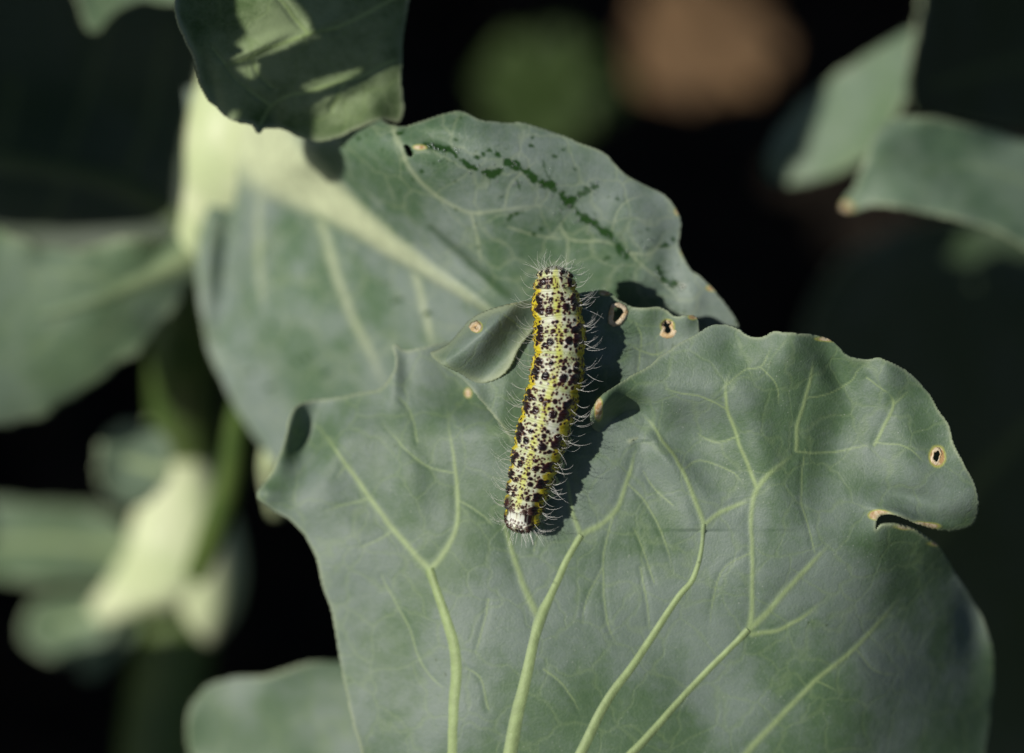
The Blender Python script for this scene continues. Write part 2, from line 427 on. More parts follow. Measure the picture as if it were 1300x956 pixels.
# ---- front leaf
zbase = rbf([(340,620,-1.0),(380,520,-1.2),(500,450,-.9),(450,700,-.6),(430,860,-.9),(330,900,-1.5),(260,980,-2.0),(600,650,-.25),(570,850,-.35),(700,600,0),(700,450,0),(700,380,0),(600,440,-.1),
 (850,420,-.15),(690,800,-.1),(650,980,-.3),(850,650,.05),(850,850,-.1),(1000,480,.45),(1000,700,.2),(950,980,-.25),(1200,560,.35),(1100,860,-.5),(1250,820,-1.9),(1220,720,-.95),(1240,640,.15),(1100,600,.3),(1160,700,-.15),(1000,860,-.2)])
und = Noise(21, 95, 2); und2 = Noise(22, 38, 2)
bA2 = bumps([(392,560,22,50,15,-.36),(368,540,10,40,15,.14),(450,620,30,60,-35,-.10),(520,600,20,60,-10,.08),(450,560,60,30,-30,.10),(500,470,12,40,0,.12),(335,628,20,14,0,.12)])
bA1 = bumps([(620,440,60,40,-25,-.10),(600,498,14,22,-40,.10),(640,500,14,40,10,.05),(870,405,14,16,0,.10),(820,398,16,14,0,.06)])
bA3 = bumps([(762,515,14,30,35,.34),(800,530,20,34,50,-.30),(850,585,16,60,-45,.13),(880,540,22,60,-30,-.06),(1000,440,24,40,10,.12),(1060,470,16,34,-30,-.16),(1125,470,20,30,0,.10),(1215,640,30,20,0,.08),(1135,652,30,7,12,.10),(1150,630,40,12,12,-.12),(1195,670,40,8,5,.10),(930,440,24,30,0,-.10),(960,560,26,90,-20,.12),(1060,560,30,80,15,-.14),(870,640,24,70,-30,.08),(1150,560,30,70,-15,.12)])
bA4 = bumps([(1130,700,60,22,10,-.06),(1240,790,25,60,0,-.2)])
def shared(x, y): return zbase(x, y)+.125*und(x, y)+.038*und2(x, y)
def zA(i):
    def f(x, y):
        z = shared(x, y)
        g3 = smooth(y, 672, 620) + 0*x
        if i == 2: z = z+bA2(x, y)*smooth(x, 650, 560)-.30*smooth(y, 560, 500)*smooth(x, 450, 600)-.35*smooth(y, 545, 480)*smooth(x, 520, 600)
        if i == 1: z = z+bA1(x, y)
        if i == 3: z = z+bA3(x, y)*smooth(x, 745, 0*x+805 if False else 746)*1.0*smooth(np.hypot(x-800, np.maximum(y-560, 0))+1e9*(y < 560), 0, 40)+.42*smooth(y, 560, 490)*smooth(x, 1050, 850)
        if i == 5:
            z = z+bA1(x, y)
            t = ((x-560)*.62+(y-448)*.79); z = z+.02+(.52*smooth(t, -14, 14)*(1-smooth(t, 12, 62)))*smooth(x, 690, 610)
        if i == 4: z = z+bA4(x, y)*smooth(y, 672, 720)-.10*smooth(x, 1112, 1160)*smooth(y, 800, 690)
        return z
    return f
p2 = [(650,1090),(462,1090),(466,1000),(452,930),(438,880),(430,832),(424,790),(408,740),(396,690),(370,662),(335,642),(322,630),(333,613),(346,600),(352,580),(362,560),(365,535),(370,520),(388,508),(420,505),(450,500),(480,495),(494,480),(503,462),(500,447),(496,438),(504,436),(515,446),(535,440),(560,435),(600,430),(650,440),(650,560)]
p1 = [(650,560),(632,535),(612,512),(598,492),(585,480),(568,470),(555,462),(549,450),(556,444),(570,438),(585,420),(598,405),(620,394),(650,386),(700,379),(740,371),(760,368),(775,370),(790,383),(802,390),(820,391),(838,390),(848,396),(857,403),(866,399),(880,400),(887,406),(889,418),(892,440),(886,500),(860,545),(800,560),(800,1090),(650,1090)]
p3 = [(800,672),(800,560),(785,557),(765,553),(752,545),(748,530),(752,515),(765,500),(790,484),(820,465),(850,445),(875,428),(895,415),(915,411),(935,417),(948,427),(970,429),(982,420),(1010,422),(1040,425),(1060,435),(1075,453),(1095,458),(1115,451),(1130,460),(1160,475),(1180,500),(1195,525),(1208,545),(1210,565),(1225,590),(1240,620),(1244,645),(1235,671),(1210,676),(1180,672),(1150,660),(1128,651),(1114,656),(1112,672)]
p4 = [(800,672),(1112,672),(1122,664),(1145,668),(1175,678),(1200,700),(1215,730),(1238,765),(1257,800),(1263,850),(1257,920),(1235,1090),(800,1090)]
p5 = [(556,444),(570,436),(585,418),(598,403),(620,392),(650,384),(690,380),(694,400),(672,425),(656,445),(650,462),(640,476),(622,485),(606,486),(592,481),(584,474),(574,470),(560,463),(548,453),(546,447)]
FX = [(546,447),(548,453),(650,1090),(650,560),(800,560),(800,1090),(800,672),(1112,672),(250,1090),(650,440),(1235,1090),(462,1090)]
polyA = {2: chaikin(p2, FX, 2, 1.2, 1), 1: chaikin(p1, FX, 2, .9, 2), 3: chaikin(p3, FX, 2, 1.3, 3), 4: chaikin(p4, FX, 2, 1.3, 4), 5: chaikin(p5, FX, 2, .5, 4)}
def is_seam(a, b):
    def on(p): return (p[0] == 650 and p[1] >= 560) or (p[0] == 800 and p[1] >= 560) or (p[1] == 672 and 800 <= p[0] <= 1112)
    return (a[0] == b[0] and a[0] in (650, 800) and min(a[1], b[1]) >= 560) or (a[1] == b[1] == 672 and on(a) and on(b))
marg = {}
for i, P in polyA.items():
    A_ = np.roll(P, 1, 0); k = [j for j in range(len(P)) if not is_seam(A_[j], P[j])]; marg[i] = (A_[k], P[k])
def seamA(V): return ((V[:, 0] == 650) & (V[:, 1] >= 560)) | ((V[:, 0] == 800) & (V[:, 1] >= 560)) | ((V[:, 1] == 672) & (V[:, 0] >= 800) & (V[:, 0] <= 1112))
def blob(cx, cy, rx, ry, seed, n=18, jag=.25, rot=0):
    r = np.random.default_rng(seed); a = np.linspace(0, 2*math.pi, n, endpoint=False); k = 1+jag*r.uniform(-1, 1, n)
    x = rx*k*np.cos(a); y = ry*k*np.sin(a); c, s = math.cos(R(rot)), math.sin(R(rot))
    return np.stack([cx+x*c-y*s, cy+x*s+y*c], 1)
_c = lambda A_, k: (A_-A_.mean(0))*k+A_.mean(0)
h1 = _c(np.array([(778,398),(777,406),(780,410),(786,407),(790,402),(793,397),(791,392),(785,390),(779,391)], float), 1.12)
h2 = _c(np.array([(843,411),(841,414),(844,416),(843,420),(847,423),(851,422),(853,418),(851,414),(853,410),(848,411),(846,408)], float), 1.35)
h3 = blob(1189, 579, 4.5, 8, 3, 14, .25, 15)
major = [
 [(572,1000,10),(576,900,10),(579,840,9.5),(570,795,8.5),(556,755,7),(545,722,6)],
 [(640,1000,11),(655,915,10.5),(668,860,9.5),(680,805,8.5),(688,780,8),(703,748,7),(722,706,6.5),(738,680,5.5)],
 [(735,960,8),(768,895,7.5),(800,850,7),(832,802,6.5),(862,757,6),(880,735,5.5),(890,700,4.5),(894,665,4)],
 [(770,990,7),(820,938,6.5),(862,890,6),(887,863,6),(920,830,5.8),(950,800,5.5)],
]
second = [
 [(545,722,5),(525,700,4),(500,672,3.8),(470,632,3.2),(440,590,2.8),(415,555,2.4),(395,535,1.8)],
 [(547,722,4.5),(565,700,4),(578,670,3.2),(583,635,2.8),(577,590,2.4),(570,545,2.2),(566,500,1.8)],
 [(684,785,5.5),(672,760,4.8),(660,730,4),(650,700,3.4),(641,668,2.8),(634,630,2)],
 [(738,680,4.5),(762,668,3.6),(782,645,3.2),(795,612,2.8),(804,585,2.2),(812,560,1.6)],
 [(738,682,4),(728,655,3),(722,620,2.4),(715,590,2)],
 [(894,667,3.6),(882,632,3),(866,598,2.6),(847,568,2.2),(828,540,2),(809,520,1.6)],
 [(894,667,3),(915,650,2.8),(938,640,2.6),(956,634,2.4)],
 [(951,800,4.5),(955,760,3),(955,700,2.8),(954,650,3.2),(958,625,3.6),(975,603,3.4),(1000,582,3),(1010,572,3)],
 [(1010,572,2.8),(1012,540,2.4),(1022,505,2.2),(1031,475,2),(1034,445,1.6)],
 [(960,620,3),(950,590,2.6),(936,555,2.4),(924,520,2.2),(921,490,2.2),(930,460,1.8)],
 [(950,800,4.6),(975,775,4),(1005,742,3.6),(1035,708,3),(1062,684,2.4)],
 [(955,806,3.4),(985,800,2.8),(1018,785,2.4),(1045,765,2)],
 [(925,985,5),(985,915,4),(1035,866,3.2),(1086,822,2.8),(1125,780,2.4),(1155,742,2)],
 [(1110,566,2),(1122,540,2.2),(1135,514,2),(1128,498,1.6)],
]
minor = [
 [(1010,574,2),(1050,575,1.6),(1090,568,1.5),(1112,563,1.4)],[(1112,563,1.5),(1150,567,1.3),(1175,590,1.2)],[(1135,514,1.6),(1160,490,1.2)],
 [(620,760,1.6),(612,800,1.4),(600,840,1.2)],[(500,672,1.6),(470,690,1.4),(450,700,1.2)],[(470,632,1.6),(440,640,1.3),(405,650,1.1)],
 [(583,635,1.5),(610,650,1.2),(630,672,1)],[(440,590,1.5),(425,610,1.2)],[(577,600,1.5),(540,590,1.3),(505,560,1.3),(480,530,1.1)],[(530,560,1.3),(520,520,1.2),(500,500,1)],
 [(780,650,1.5),(765,720,1.5),(772,790,1.5),(790,830,1.3)],[(765,720,1.3),(745,760,1.2),(740,800,1)],[(795,612,1.4),(820,640,1.5),(845,690,1.5),(858,740,1.5)],
 [(812,720,1.4),(822,770,1.4),(825,800,1.4)],[(830,740,1.3),(818,700,1.2),(800,660,1)],[(956,700,1.5),(920,720,1.3),(905,760,1.4),(900,820,1.4)],[(1018,640,1.4),(1018,600,1.4),(1024,560,1.3)],[(1018,640,1.4),(1030,680,1.3),(1035,705,1.3)],
 [(866,598,1.4),(890,585,1.3),(930,600,1.2),(948,625,1.2)],[(924,520,1.5),(895,505,1.5),(860,498,1.4),(830,490,1.3)],[(936,555,1.3),(905,560,1.2),(880,545,1.1)],[(921,490,1.4),(945,470,1.3),(965,465,1.4),(975,450,1.5),(983,430,1.8)],
 [(965,465,1.3),(985,490,1.2),(990,520,1.1)],[(1022,505,1.4),(1050,500,1.3),(1080,485,1.3),(1090,470,1.4),(1115,455,1.6)],[(1100,480,1.3),(1120,495,1.3),(1128,498,1.2)],
 [(1086,822,1.3),(1110,850,1.2),(1150,860,1.1)],[(1035,866,1.4),(1070,880,1.2)],[(640,400,1.2),(680,430,1.2)],[(805,440,1.3),(830,450,1.4),(850,440,1.2)],[(810,470,1.2),(815,430,1.3),(805,405,1.2)],
 [(678,700,1.2),(690,660,1.2),(705,640,1)],[(855,640,1.2),(830,620,1.2),(812,590,1.2)],[(690,850,1.6),(715,870,1.4),(740,910,1.2)],[(620,900,1.6),(610,860,1.4),(585,845,1.2)],[(520,800,1.3),(500,760,1.3),(480,720,1.2)],[(520,800,1.4),(540,850,1.3),(570,880,1.4)],
]
front = sheet('leaf', [(polyA[i], i) for i in (2, 1, 3, 4, 5)], zA, ML['front'], plant, step=2, veins=[(.48, [(x, y, w*1.05) for x, y, w in v]) for v in minor]+[(.6, [(x, y, w*1.2) for x, y, w in v]) for v in second], holes=[h1, h2, h3],
   drys=[(605,415,5.5,5.5),(594,499,3.5,5),(785,400,5.5,7),(847,415,6.5,7),(1190,579,8,10),(1165,668,22,4),(1118,654,12,5),(1200,690,16,3),(640,384,14,2.2),(768,372,6,2.5),(1055,430,14,3),(760,520,4,12),(880,402,5,3)],
   wets=[], margins=marg, seam=seamA, rimw=3, ruffle=.06, seed=11, label='broad chewed front leaf with folded lobes')
def owner(pl):
    x, y = pl[len(pl)//2][:2]
    best = 1 if x < 800 and x > 650 else (2 if x <= 650 else (3 if y < 672 else 4)); return best
def zfA(x, y):
    x = np.asarray(x, float); y = np.asarray(y, float)
    z = np.where(x <= 650, zA(2)(x, y), np.where((x <= 800), zA(1)(x, y), np.where(y < 672, zA(3)(x, y), zA(4)(x, y))))
    return z
for pl in major: ribbon('vein', [(x, y, w*.85) for x, y, w in pl], zfA, ML['front'], front, rise=.17, amp=.9, fade=5.5)
for h, g, s, i in ((h1, 3.6, 1, 1), (h2, 5.5, 2, 1), (h3, 4.5, 3, 3)): ring('hole_rim', h, zA(i), front, grow=g*.8, h=.014, seed=s)
blurbits = rbf([(240,880,-4.2),(440,840,-3.6),(240,990,-4.4),(500,990,-3.4)])
sheet('leaf', [(chaikin([(240,990),(235,900),(262,868),(300,860),(350,856),(382,842),(430,836),(500,850),(520,990)], [], 2, 1.5, 4), 0)], lambda i: blurbits, ML['front'], plant, step=4, veins=[], ruffle=.12, seed=13, label='blurred margin of a lower leaf at the bottom left')
# scar left of the caterpillar: a dry crater
scar = blob(605, 415, 2.5, 3, 9, 12, .2); ring('scar_rim', scar, zA(5), front, grow=4.2, h=.035, seed=6)

# ---- middle leaf behind the caterpillar
zB = rbf([(866,290,-.75),(940,412,-.95),(760,200,-.55),(575,141,-.55),(500,165,-.6),(455,172,-1.05),(425,186,-1.5),(395,196,-2.1),(700,300,-.85),(620,380,-1.3),(520,330,-2.1),(400,230,-2.9),(300,150,-5.0),(270,260,-5.2),(260,440,-5.0),(360,400,-4.0),(460,480,-3.4),(330,560,-4.9),
  (560,520,-2.8),(800,560,-2.2),(300,0,-5.4),(480,60,-4.2),(700,460,-1.6),(850,350,-.8),(650,600,-2.8)])
undB = Noise(31, 70, 2); bB = bumps([(560,180,40,12,15,-.10),(600,240,60,40,10,-.08),(700,220,90,20,25,.07),(800,270,40,30,40,.08),(850,330,20,40,0,-.10),(290,330,18,100,5,-.55),(330,300,16,90,5,.2),(420,330,20,70,-20,.16),(600,340,50,10,45,-.12),(880,380,14,20,0,.06)])
def zfB(x, y): return zB(x, y)+.05*undB(x, y)+bB(x, y)
pB = [(512,161),(530,155),(550,149),(575,141),(592,143),(615,153),(640,157),(662,154),(685,161),(715,172),(745,184),(768,193),(780,206),(792,221),(812,231),(835,241),(852,254),(863,272),(866,290),(861,308),(865,322),(876,340),(892,354),(908,368),(922,387),(941,413),
 (940,470),(860,560),(740,620),(600,640),(480,640),(400,615),(360,598),(336,575),(318,548),(296,515),(280,482),(264,445),(254,400),(248,350),(250,300),(262,262),(290,215),(310,190),(330,150),(400,120),(470,130),(490,158)]
holeB = blob(518, 192, 4, 10, 5, 14, .12, -22)
wetB = [([(540,184,3),(556,187,4),(572,190,3.5),(587,205,2.5),(605,216,3.5),(629,221,4)],1.),([(629,196,4),(648,207,5),(664,216,5),(687,232,5.5),(704,240,4),(716,249,5),(726,262,5.5),(740,276,4.5),(755,285,5.5),(775,301,4.5),(785,312,4),(796,327,4)],1.),
 ([(736,246,3),(750,242,3),(758,238,2)],.8),([(690,205,1.5),(694,220,2),(700,232,1.5)],.6),([(835,338,2.5),(837,350,3.5),(845,357,5),(858,361,4),(866,363,2.5)],1.),([(546,288,4),(562,302,6),(580,318,6),(605,341,7),(625,358,7),(645,375,8)],-.6),
 ([(655,225,1),(660,240,1.2)],.7),([(673,186,2),(677,187,2)],.9),([(714,255,1.3),(712,275,1.5),(720,292,1)],.5),([(812,300,1),(820,312,1)],.5)]
wetB += [([(x, y, w*2.4) for x, y, w in pl], -.22) for pl, a in wetB[:2]]
_r = np.random.default_rng(8)
for _pl, _a in list(wetB):
    if _a > 0 and len(_pl) > 4:
        _Q = spline(_pl, 5)
        for _k in range(int(len(_Q)*1.1)):
            q = _Q[_r.integers(len(_Q))]; a = _r.choice([2.2, -1.0])+_r.normal(0, .5); L = _r.uniform(5, 18); ox, oy = _r.normal(0, 5, 2)
            wetB.append(([(q[0]+ox, q[1]+oy, .9), (q[0]+ox+L*.5*math.cos(a)+1, q[1]+oy+L*.5*math.sin(a), 1.1), (q[0]+ox+L*math.cos(a), q[1]+oy+L*math.sin(a), .6)], -_r.uniform(.15, .5)))
majB = [[(560,352,9),(600,382,7),(650,420,5)]]
secB = [[(520,325,8),(532,365,7.5),(545,420,6),(555,470,5)],[(395,240,9),(412,300,9),(428,350,8.5),(450,410,7.5),(478,465,6),(500,520,5)],
 [(500,165,4),(520,215,3.2),(555,250,3),(598,270,2.6),(640,266,2.2),(690,262,1.8),(712,290,1.6)],[(598,270,2.4),(606,300,2),(612,340,2)],[(712,290,2),(725,305,2),(770,308,1.8),(800,322,1.6)],[(720,300,1.8),(718,340,1.6),(700,370,1.4)],
 [(645,290,1.5),(690,300,1.5),(722,303,1.6)],[(800,322,1.5),(830,320,1.3),(845,290,1.2)],[(640,266,1.5),(650,230,1.4),(690,200,1.2)],[(775,301,1.3),(790,260,1.2),(820,245,1.1)],[(800,322,1.4),(830,350,1.3),(870,385,1.2)],[(330,240,5),(328,320,5),(335,400,4)],[(700,300,1.2),(740,250,1.2)]]
mid = sheet('leaf', [(chaikin(pB, [], 2, 1.2, 8), 0)], lambda i: zfB, ML['mid'], plant, step=2, veins=[(.4, v) for v in secB[:2]]+[(.34, [(x, y, w*1.3) for x, y, w in v]) for v in secB[2:]], wets=wetB, drys=[(533,187,7,2.5),(868,320,3,4),(905,366,6,3),(860,268,3,4)], holes=[holeB], ruffle=.07, rimw=2.4, seed=14, label='upper leaf with dark rubbed streaks behind the caterpillar')
ribbon('midrib', [(312,100,44),(326,165,46),(352,206,38),(395,238,27),(440,270,19),(500,314,14),(560,354,10),(620,394,7),(660,424,5)], zfB, ML['mid'], mid, rise=.4, n=8, fade=22)
M_D = bpy.data.materials.new('water_drop'); M_D.use_nodes = True
b_ = M_D.node_tree.nodes['Principled BSDF']; b_.inputs['Roughness'].default_value = .03; b_.inputs['IOR'].default_value = 1.33; b_.inputs['Transmission Weight'].default_value = .85; b_.inputs['Base Color'].default_value = (.9, .95, .95, 1)
def drops():
    r = np.random.default_rng(3); V = []; F = []
    spots = []
    for pl, a in [w for w in wetB if w[1] > 0]:
        P = spline(pl, 6)
        for k in range(int(len(P)*.8)):
            q = P[r.integers(len(P))]; spots.append((q[0]+r.normal(0, 5), q[1]+r.normal(0, 5), r.uniform(.006, .017)))
    for k in range(60): spots.append((r.uniform(700, 880), r.uniform(290, 400), r.uniform(.004, .011)))
    for (x, y, rad) in spots:
        if (y > 340 and x < 700) or not inside(np.array([[x, y-4.], [x+6, y-3.]]), np.array(pB, float)).all(): continue
        c = loc(x, y, float(zfB(np.array([x]), np.array([y]))[0])+.02); b = len(V); n1, n2 = 5, 8
        for i in range(n1+1):
            th = math.pi*i/n1
            for j in range(n2):
                a = 2*math.pi*j/n2; V.append(c+rad*np.array([math.sin(th)*math.cos(a), math.sin(th)*math.sin(a), math.cos(th)*.8]))
        for i in range(n1):
            for j in range(n2): F.append((b+i*n2+j, b+(i+1)*n2+j, b+(i+1)*n2+(j+1) % n2, b+i*n2+(j+1) % n2))
    o = mesh_obj('sap_droplets', wor(np.array(V)), np.array(F), M_D)
    o['kind'] = 'stuff'; o['label'] = 'tiny sap droplets beside the rubbed streaks on the upper leaf'; o['category'] = 'droplets'
drops()

# ---- left leaf
zC = rbf([(0,290,-5.4),(240,320,-6.0),(0,540,-5.8),(120,400,-5.5),(200,400,-6.0),(-80,420,-5.2),(60,500,-5.8)])
uC = Noise(41, 60, 2)
def zfC(x, y): return zC(x, y)+.06*uC(x, y)
pC = [(-90,300),(-40,278),(0,286),(25,303),(60,318),(110,312),(160,300),(210,303),(248,318),(246,345),(232,372),(228,392),(206,408),(202,424),(184,436),(178,452),(150,462),(140,478),(112,488),(98,506),(74,512),(60,530),(30,532),(10,545),(-40,540),(-90,545)]
left = sheet('leaf', [(chaikin(pC, [], 1, 3.5, 5), 0)], lambda i: zfC, ML['left'], plant, step=4, veins=[(.35, [(150,372,4),(120,350,4),(60,345,4),(0,350,3)]),(.3, [(170,362,4),(140,420,3.5),(90,460,3)]),(.3, [(90,392,3),(50,440,3),(10,470,3)])], ruffle=.13, rimw=7, seed=16, label='blurred grey green leaf reaching out of the left side')
ribbon('midrib', [(262,312,20),(240,326,17),(205,346,13),(165,364,10),(110,385,7),(50,402,5)], zfC, ML['left'], left, rise=.3, fade=20)

# ---- curled top leaf
zD = rbf([(225,0,.25),(240,60,.3),(290,150,.25),(405,180,-.15),(480,155,-.3),(510,157,-.45),(390,43,-.15),(300,80,.0),(345,0,.1),(520,0,-.5),(450,80,-.35),(380,-80,-.3),(330,165,.15),(230,-80,0)])
uD = Noise(51, 60, 2)
bD = bumps([(392,43,10,40,60,.10),(330,60,40,8,-25,.12),(430,118,60,10,-25,.10),(470,130,30,18,-30,.06),(345,150,12,18,20,-.12),(240,70,10,80,-15,.14),(262,100,10,60,-20,-.10)])
def zfD(x, y): return zD(x, y)-.55-.35*smooth(y, 60, 180)+.05*uD(x, y)+bD(x, y)
pD = [(232,-90),(224,-40),(223,0),(225,28),(238,52),(248,68),(252,95),(262,122),(280,143),(292,153),(310,157),(323,158),(327,168),(332,170),(335,162),(352,160),(372,170),(392,179),(412,180),(435,174),(458,162),(480,153),(498,155),(511,157),(513,135),(510,90),(512,50),(518,10),(526,-30),(530,-90)]
top = sheet('leaf', [(chaikin(pD, [], 2, 1.0, 6), 0)], lambda i: zfD, ML['top'], plant, step=2, veins=[[(526,-20,3),(480,8,2.6),(440,30,2.4),(391,43,2.6),(350,58,2.2),(320,72,2),(292,82,1.6)],[(391,43,2),(370,15,2),(350,-10,1.8)],[(500,75,2),(460,95,2),(400,115,2),(370,120,1.8),(345,135,2),(330,158,1.8)],[(440,104,1.6),(420,140,1.4)],[(320,72,1.4),(330,95,1.2),(345,110,1.2)],[(345,135,1.5),(300,100,1.2),(270,60,1.1)]],
   ruffle=.09, rimw=4.4, rimamp=1.6, seed=18, label='top leaf with a curled edge, mostly in shade with lit patches')

# ---- dark shaded leaf behind, upper left
zE = rbf([(-100,-80,-8),(260,-80,-7.5),(250,290,-7.6),(-100,320,-8.6),(100,120,-8.4),(100,230,-7.9)])
uE = Noise(61, 80, 2)
def zfE(x, y): return zE(x, y)+.25*uE(x, y)
pE = [(-120,-120),(100,-130),(330,-120),(330,60),(300,150),(272,200),(262,300),(230,330),(100,345),(-120,340)]
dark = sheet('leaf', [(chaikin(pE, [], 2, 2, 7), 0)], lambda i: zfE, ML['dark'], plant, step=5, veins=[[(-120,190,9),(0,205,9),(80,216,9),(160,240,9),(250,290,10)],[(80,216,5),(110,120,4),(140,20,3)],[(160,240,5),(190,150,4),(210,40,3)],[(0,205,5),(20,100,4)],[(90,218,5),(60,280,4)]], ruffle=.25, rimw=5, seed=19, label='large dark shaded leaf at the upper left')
ribbon('midrib', [(-120,190,11),(0,205,11),(80,216,11),(160,240,12),(240,285,13)], zfE, ML['dark'], dark, rise=.5)
# pale tip of a leaf hanging in at the top left
zT = rbf([(100,-80,-5),(220,-80,-5),(120,40,-5.4),(200,10,-5.2)])
sheet('leaf', [(chaikin([(70,-110),(260,-110),(245,-10),(222,8),(190,0),(160,6),(138,24),(122,44),(108,36),(100,10),(90,-20)], [], 2, 1, 4), 0)], lambda i: zT, ML['front'], plant, step=4, veins=[(.4, [(150,-80,6),(125,20,4)])], ruffle=.1, seed=20, label='pale leaf tip hanging in at the upper left')

# ---- stalk and leaf stalks
stalk = tube('stalk', [(380,-60,-7.6,.62),(345,40,-7.2,.66),(322,150,-6.9,.70),(290,260,-7.2,.64),(258,350,-7.8,.60),(236,450,-8.8,.56),(236,560,-10.8,.58),(240,660,-12,.62),(232,760,-12.6,.70),(215,880,-12.8,.70),(195,1050,-12.9,.7),(175,1250,-13,.68)], M_STALK_SHADE, plant, rib=.06, seed=2, label='thick main stalk, green darkened as shade, blurred')
gx = np.array(plant['o']); sb = wpt(175, 1250, -13)
tube('stalk', [(*sb, .68), (*(sb*.5+np.array([gx[0], gx[1], 0])*.5), .7), (gx[0], gx[1], -.5, .85)], M_STALK_SHADE, plant, world=True)
tube('leaf_stalk', [(330,50,-5.4,.70),(312,140,-5.2,.84),(292,205,-5.3,.74),(268,262,-5.7,.46),(240,318,-6.1,.26),(200,348,-6.0,.14)], M_STALK, plant, flat=.7, seed=3, rib=.03)
tube('leaf_stalk', [(205,535,-11.4,.25),(216,575,-11.1,.66),(232,640,-11,.84),(222,705,-11,.90),(180,742,-11.2,.58),(125,780,-11.4,.22)], M_STALK, plant, seed=4, rib=.05, label='pale yellow green leaf base on the main stalk')
tube('leaf_stalk', [(238,620,-11.2,.6),(256,700,-10.9,.68),(264,765,-11.0,.52),(266,812,-11.4,.12)], M_STALK, plant, seed=5, rib=.03)
tube('leaf_stalk', [(318,480,-6.2,.18),(303,540,-6.8,.20),(292,610,-7.6,.22),(270,680,-8.4,.24),(250,730,-8.9,.2)], M_STALK_SHADE, plant, seed=6)
tube('leaf_stalk', [(362,520,-5.0,.16),(350,570,-5.6,.22),(345,600,-6.2,.18),(352,650,-7.2,.12)], M_STALK, plant, seed=7)
def blurleaf(poly, zs, key, label, veins=(), seed=1, st=5, hw=8):
    z = rbf(zs); u = Noise(seed+70, 50, 2); f = lambda x, y: z(x, y)+.12*u(x, y)
    o = sheet('leaf', [(chaikin(poly, [], 2, 2, seed), 0)], lambda i: f, ML[key], plant, step=st, veins=list(veins), ruffle=.15, rimw=6, seed=seed, label=label)
    return o, f
o, f = blurleaf([(120,590),(128,552),(160,534),(198,540),(222,566),(216,610),(192,640),(158,648),(130,628)], [(120,590,-8.2),(200,600,-8.2),(160,530,-7.6),(160,640,-8.6)], 'left', 'small round blurred leaf beside the stalk', [[(215,600,6),(160,585,4)]], 21)
o, f = blurleaf([(-90,630),(-20,632),(60,640),(120,640),(165,668),(175,715),(130,742),(60,742),(-20,735),(-90,742)], [(-90,640,-12),(100,640,-12.3),(0,740,-11.8),(170,700,-12.4)], 'left', 'blurred leaf at the left below the large one', [[(180,700,8),(80,690,6),(-60,690,4)]], 22)
o, f = blurleaf([(28,790),(40,765),(80,750),(125,752),(150,775),(138,812),(100,836),(60,838),(34,820)], [(28,790,-12.2),(150,780,-12.2),(80,830,-12)], 'left', 'small pale blurred leaf at the lower left', [[(140,775,5),(60,800,3)]], 23)
o, f = blurleaf([(98,842),(112,810),(148,778),(178,772),(176,800),(150,835),(122,862),(102,862)], [(98,842,-12),(170,780,-12.4),(120,860,-12)], 'left', 'narrow blurred leaf under the pale leaf stalk', [], 24)

# ------------------------------------------------------------------ neighbour plants: generic cabbage leaves
def generic_leaf(parent, base, direction, up, L, Wd, droop, mat, seed, n=44, m=26, stalk_len=.25, label=None):
    r = np.random.default_rng(seed); d = np.array(direction, float); d /= np.linalg.norm(d)
    upv = np.array(up, float); side = np.cross(d, upv); side /= np.linalg.norm(side); nrm = np.cross(side, d)
    U = np.linspace(0, 1, n); Vv = np.linspace(-1, 1, m); pos = np.zeros((n, 3)); p = np.array(base, float); a = 0
    dirs = []
    for i in range(n):
        pos[i] = p; dd = d*math.cos(a)-nrm*math.sin(a); dirs.append(dd); p = p+dd*L/n; a += droop/n
    dirs = np.array(dirs); nr = np.cross(side, dirs)
    wid = Wd*np.where(U < stalk_len, .05+.12*(U/stalk_len)**3, np.sin(np.clip((U-stalk_len)/(1-stalk_len), 0, 1)**.72*math.pi)**.62+.12*(1-U))*1.0
    ph = r.uniform(0, 6.28, 6); G = []; vein = []
    for i in range(n):
        for v in Vv:
            wv = wid[i]*(1+.07*math.sin(U[i]*38+ph[0]+(v > 0)*2)+.05*math.sin(U[i]*71+ph[1]))
            ruf = (abs(v)**2)*Wd*(.10*math.sin(U[i]*24+ph[2]+v*2)+.06*math.sin(U[i]*47+ph[3]))*(U[i] > stalk_len*.8)
            q = pos[i]+side*(v*wv)+nr[i]*(.16*abs(v)*wv+ruf+Wd*.03*math.sin(v*5+U[i]*11+ph[4])); G.append(q)
            cx = abs(v)*wid[i]; mr = math.exp(-(cx/(.03*L*(1.2-U[i])))**2); t = (U[i]-.42*abs(v)*wid[i]/L*2)*9+(.5 if v > 0 else 0)
            vein.append(max(mr, .75*math.exp(-((t-round(t))/.07)**2)*(1-abs(v))))
    F = np.array([(i*m+j, i*m+j+1, (i+1)*m+j+1, (i+1)*m+j) for i in range(n-1) for j in range(m-1)]); z0 = np.zeros(n*m)
    o = mesh_obj('leaf', np.array(G), F, mat, parent, {'vein': vein, 'wet': z0, 'dry': z0, 'rim': z0})
    so = o.modifiers.new('thickness', 'SOLIDIFY'); so.thickness = .06; so.offset = 0
    if label: o['label'] = label
    return o
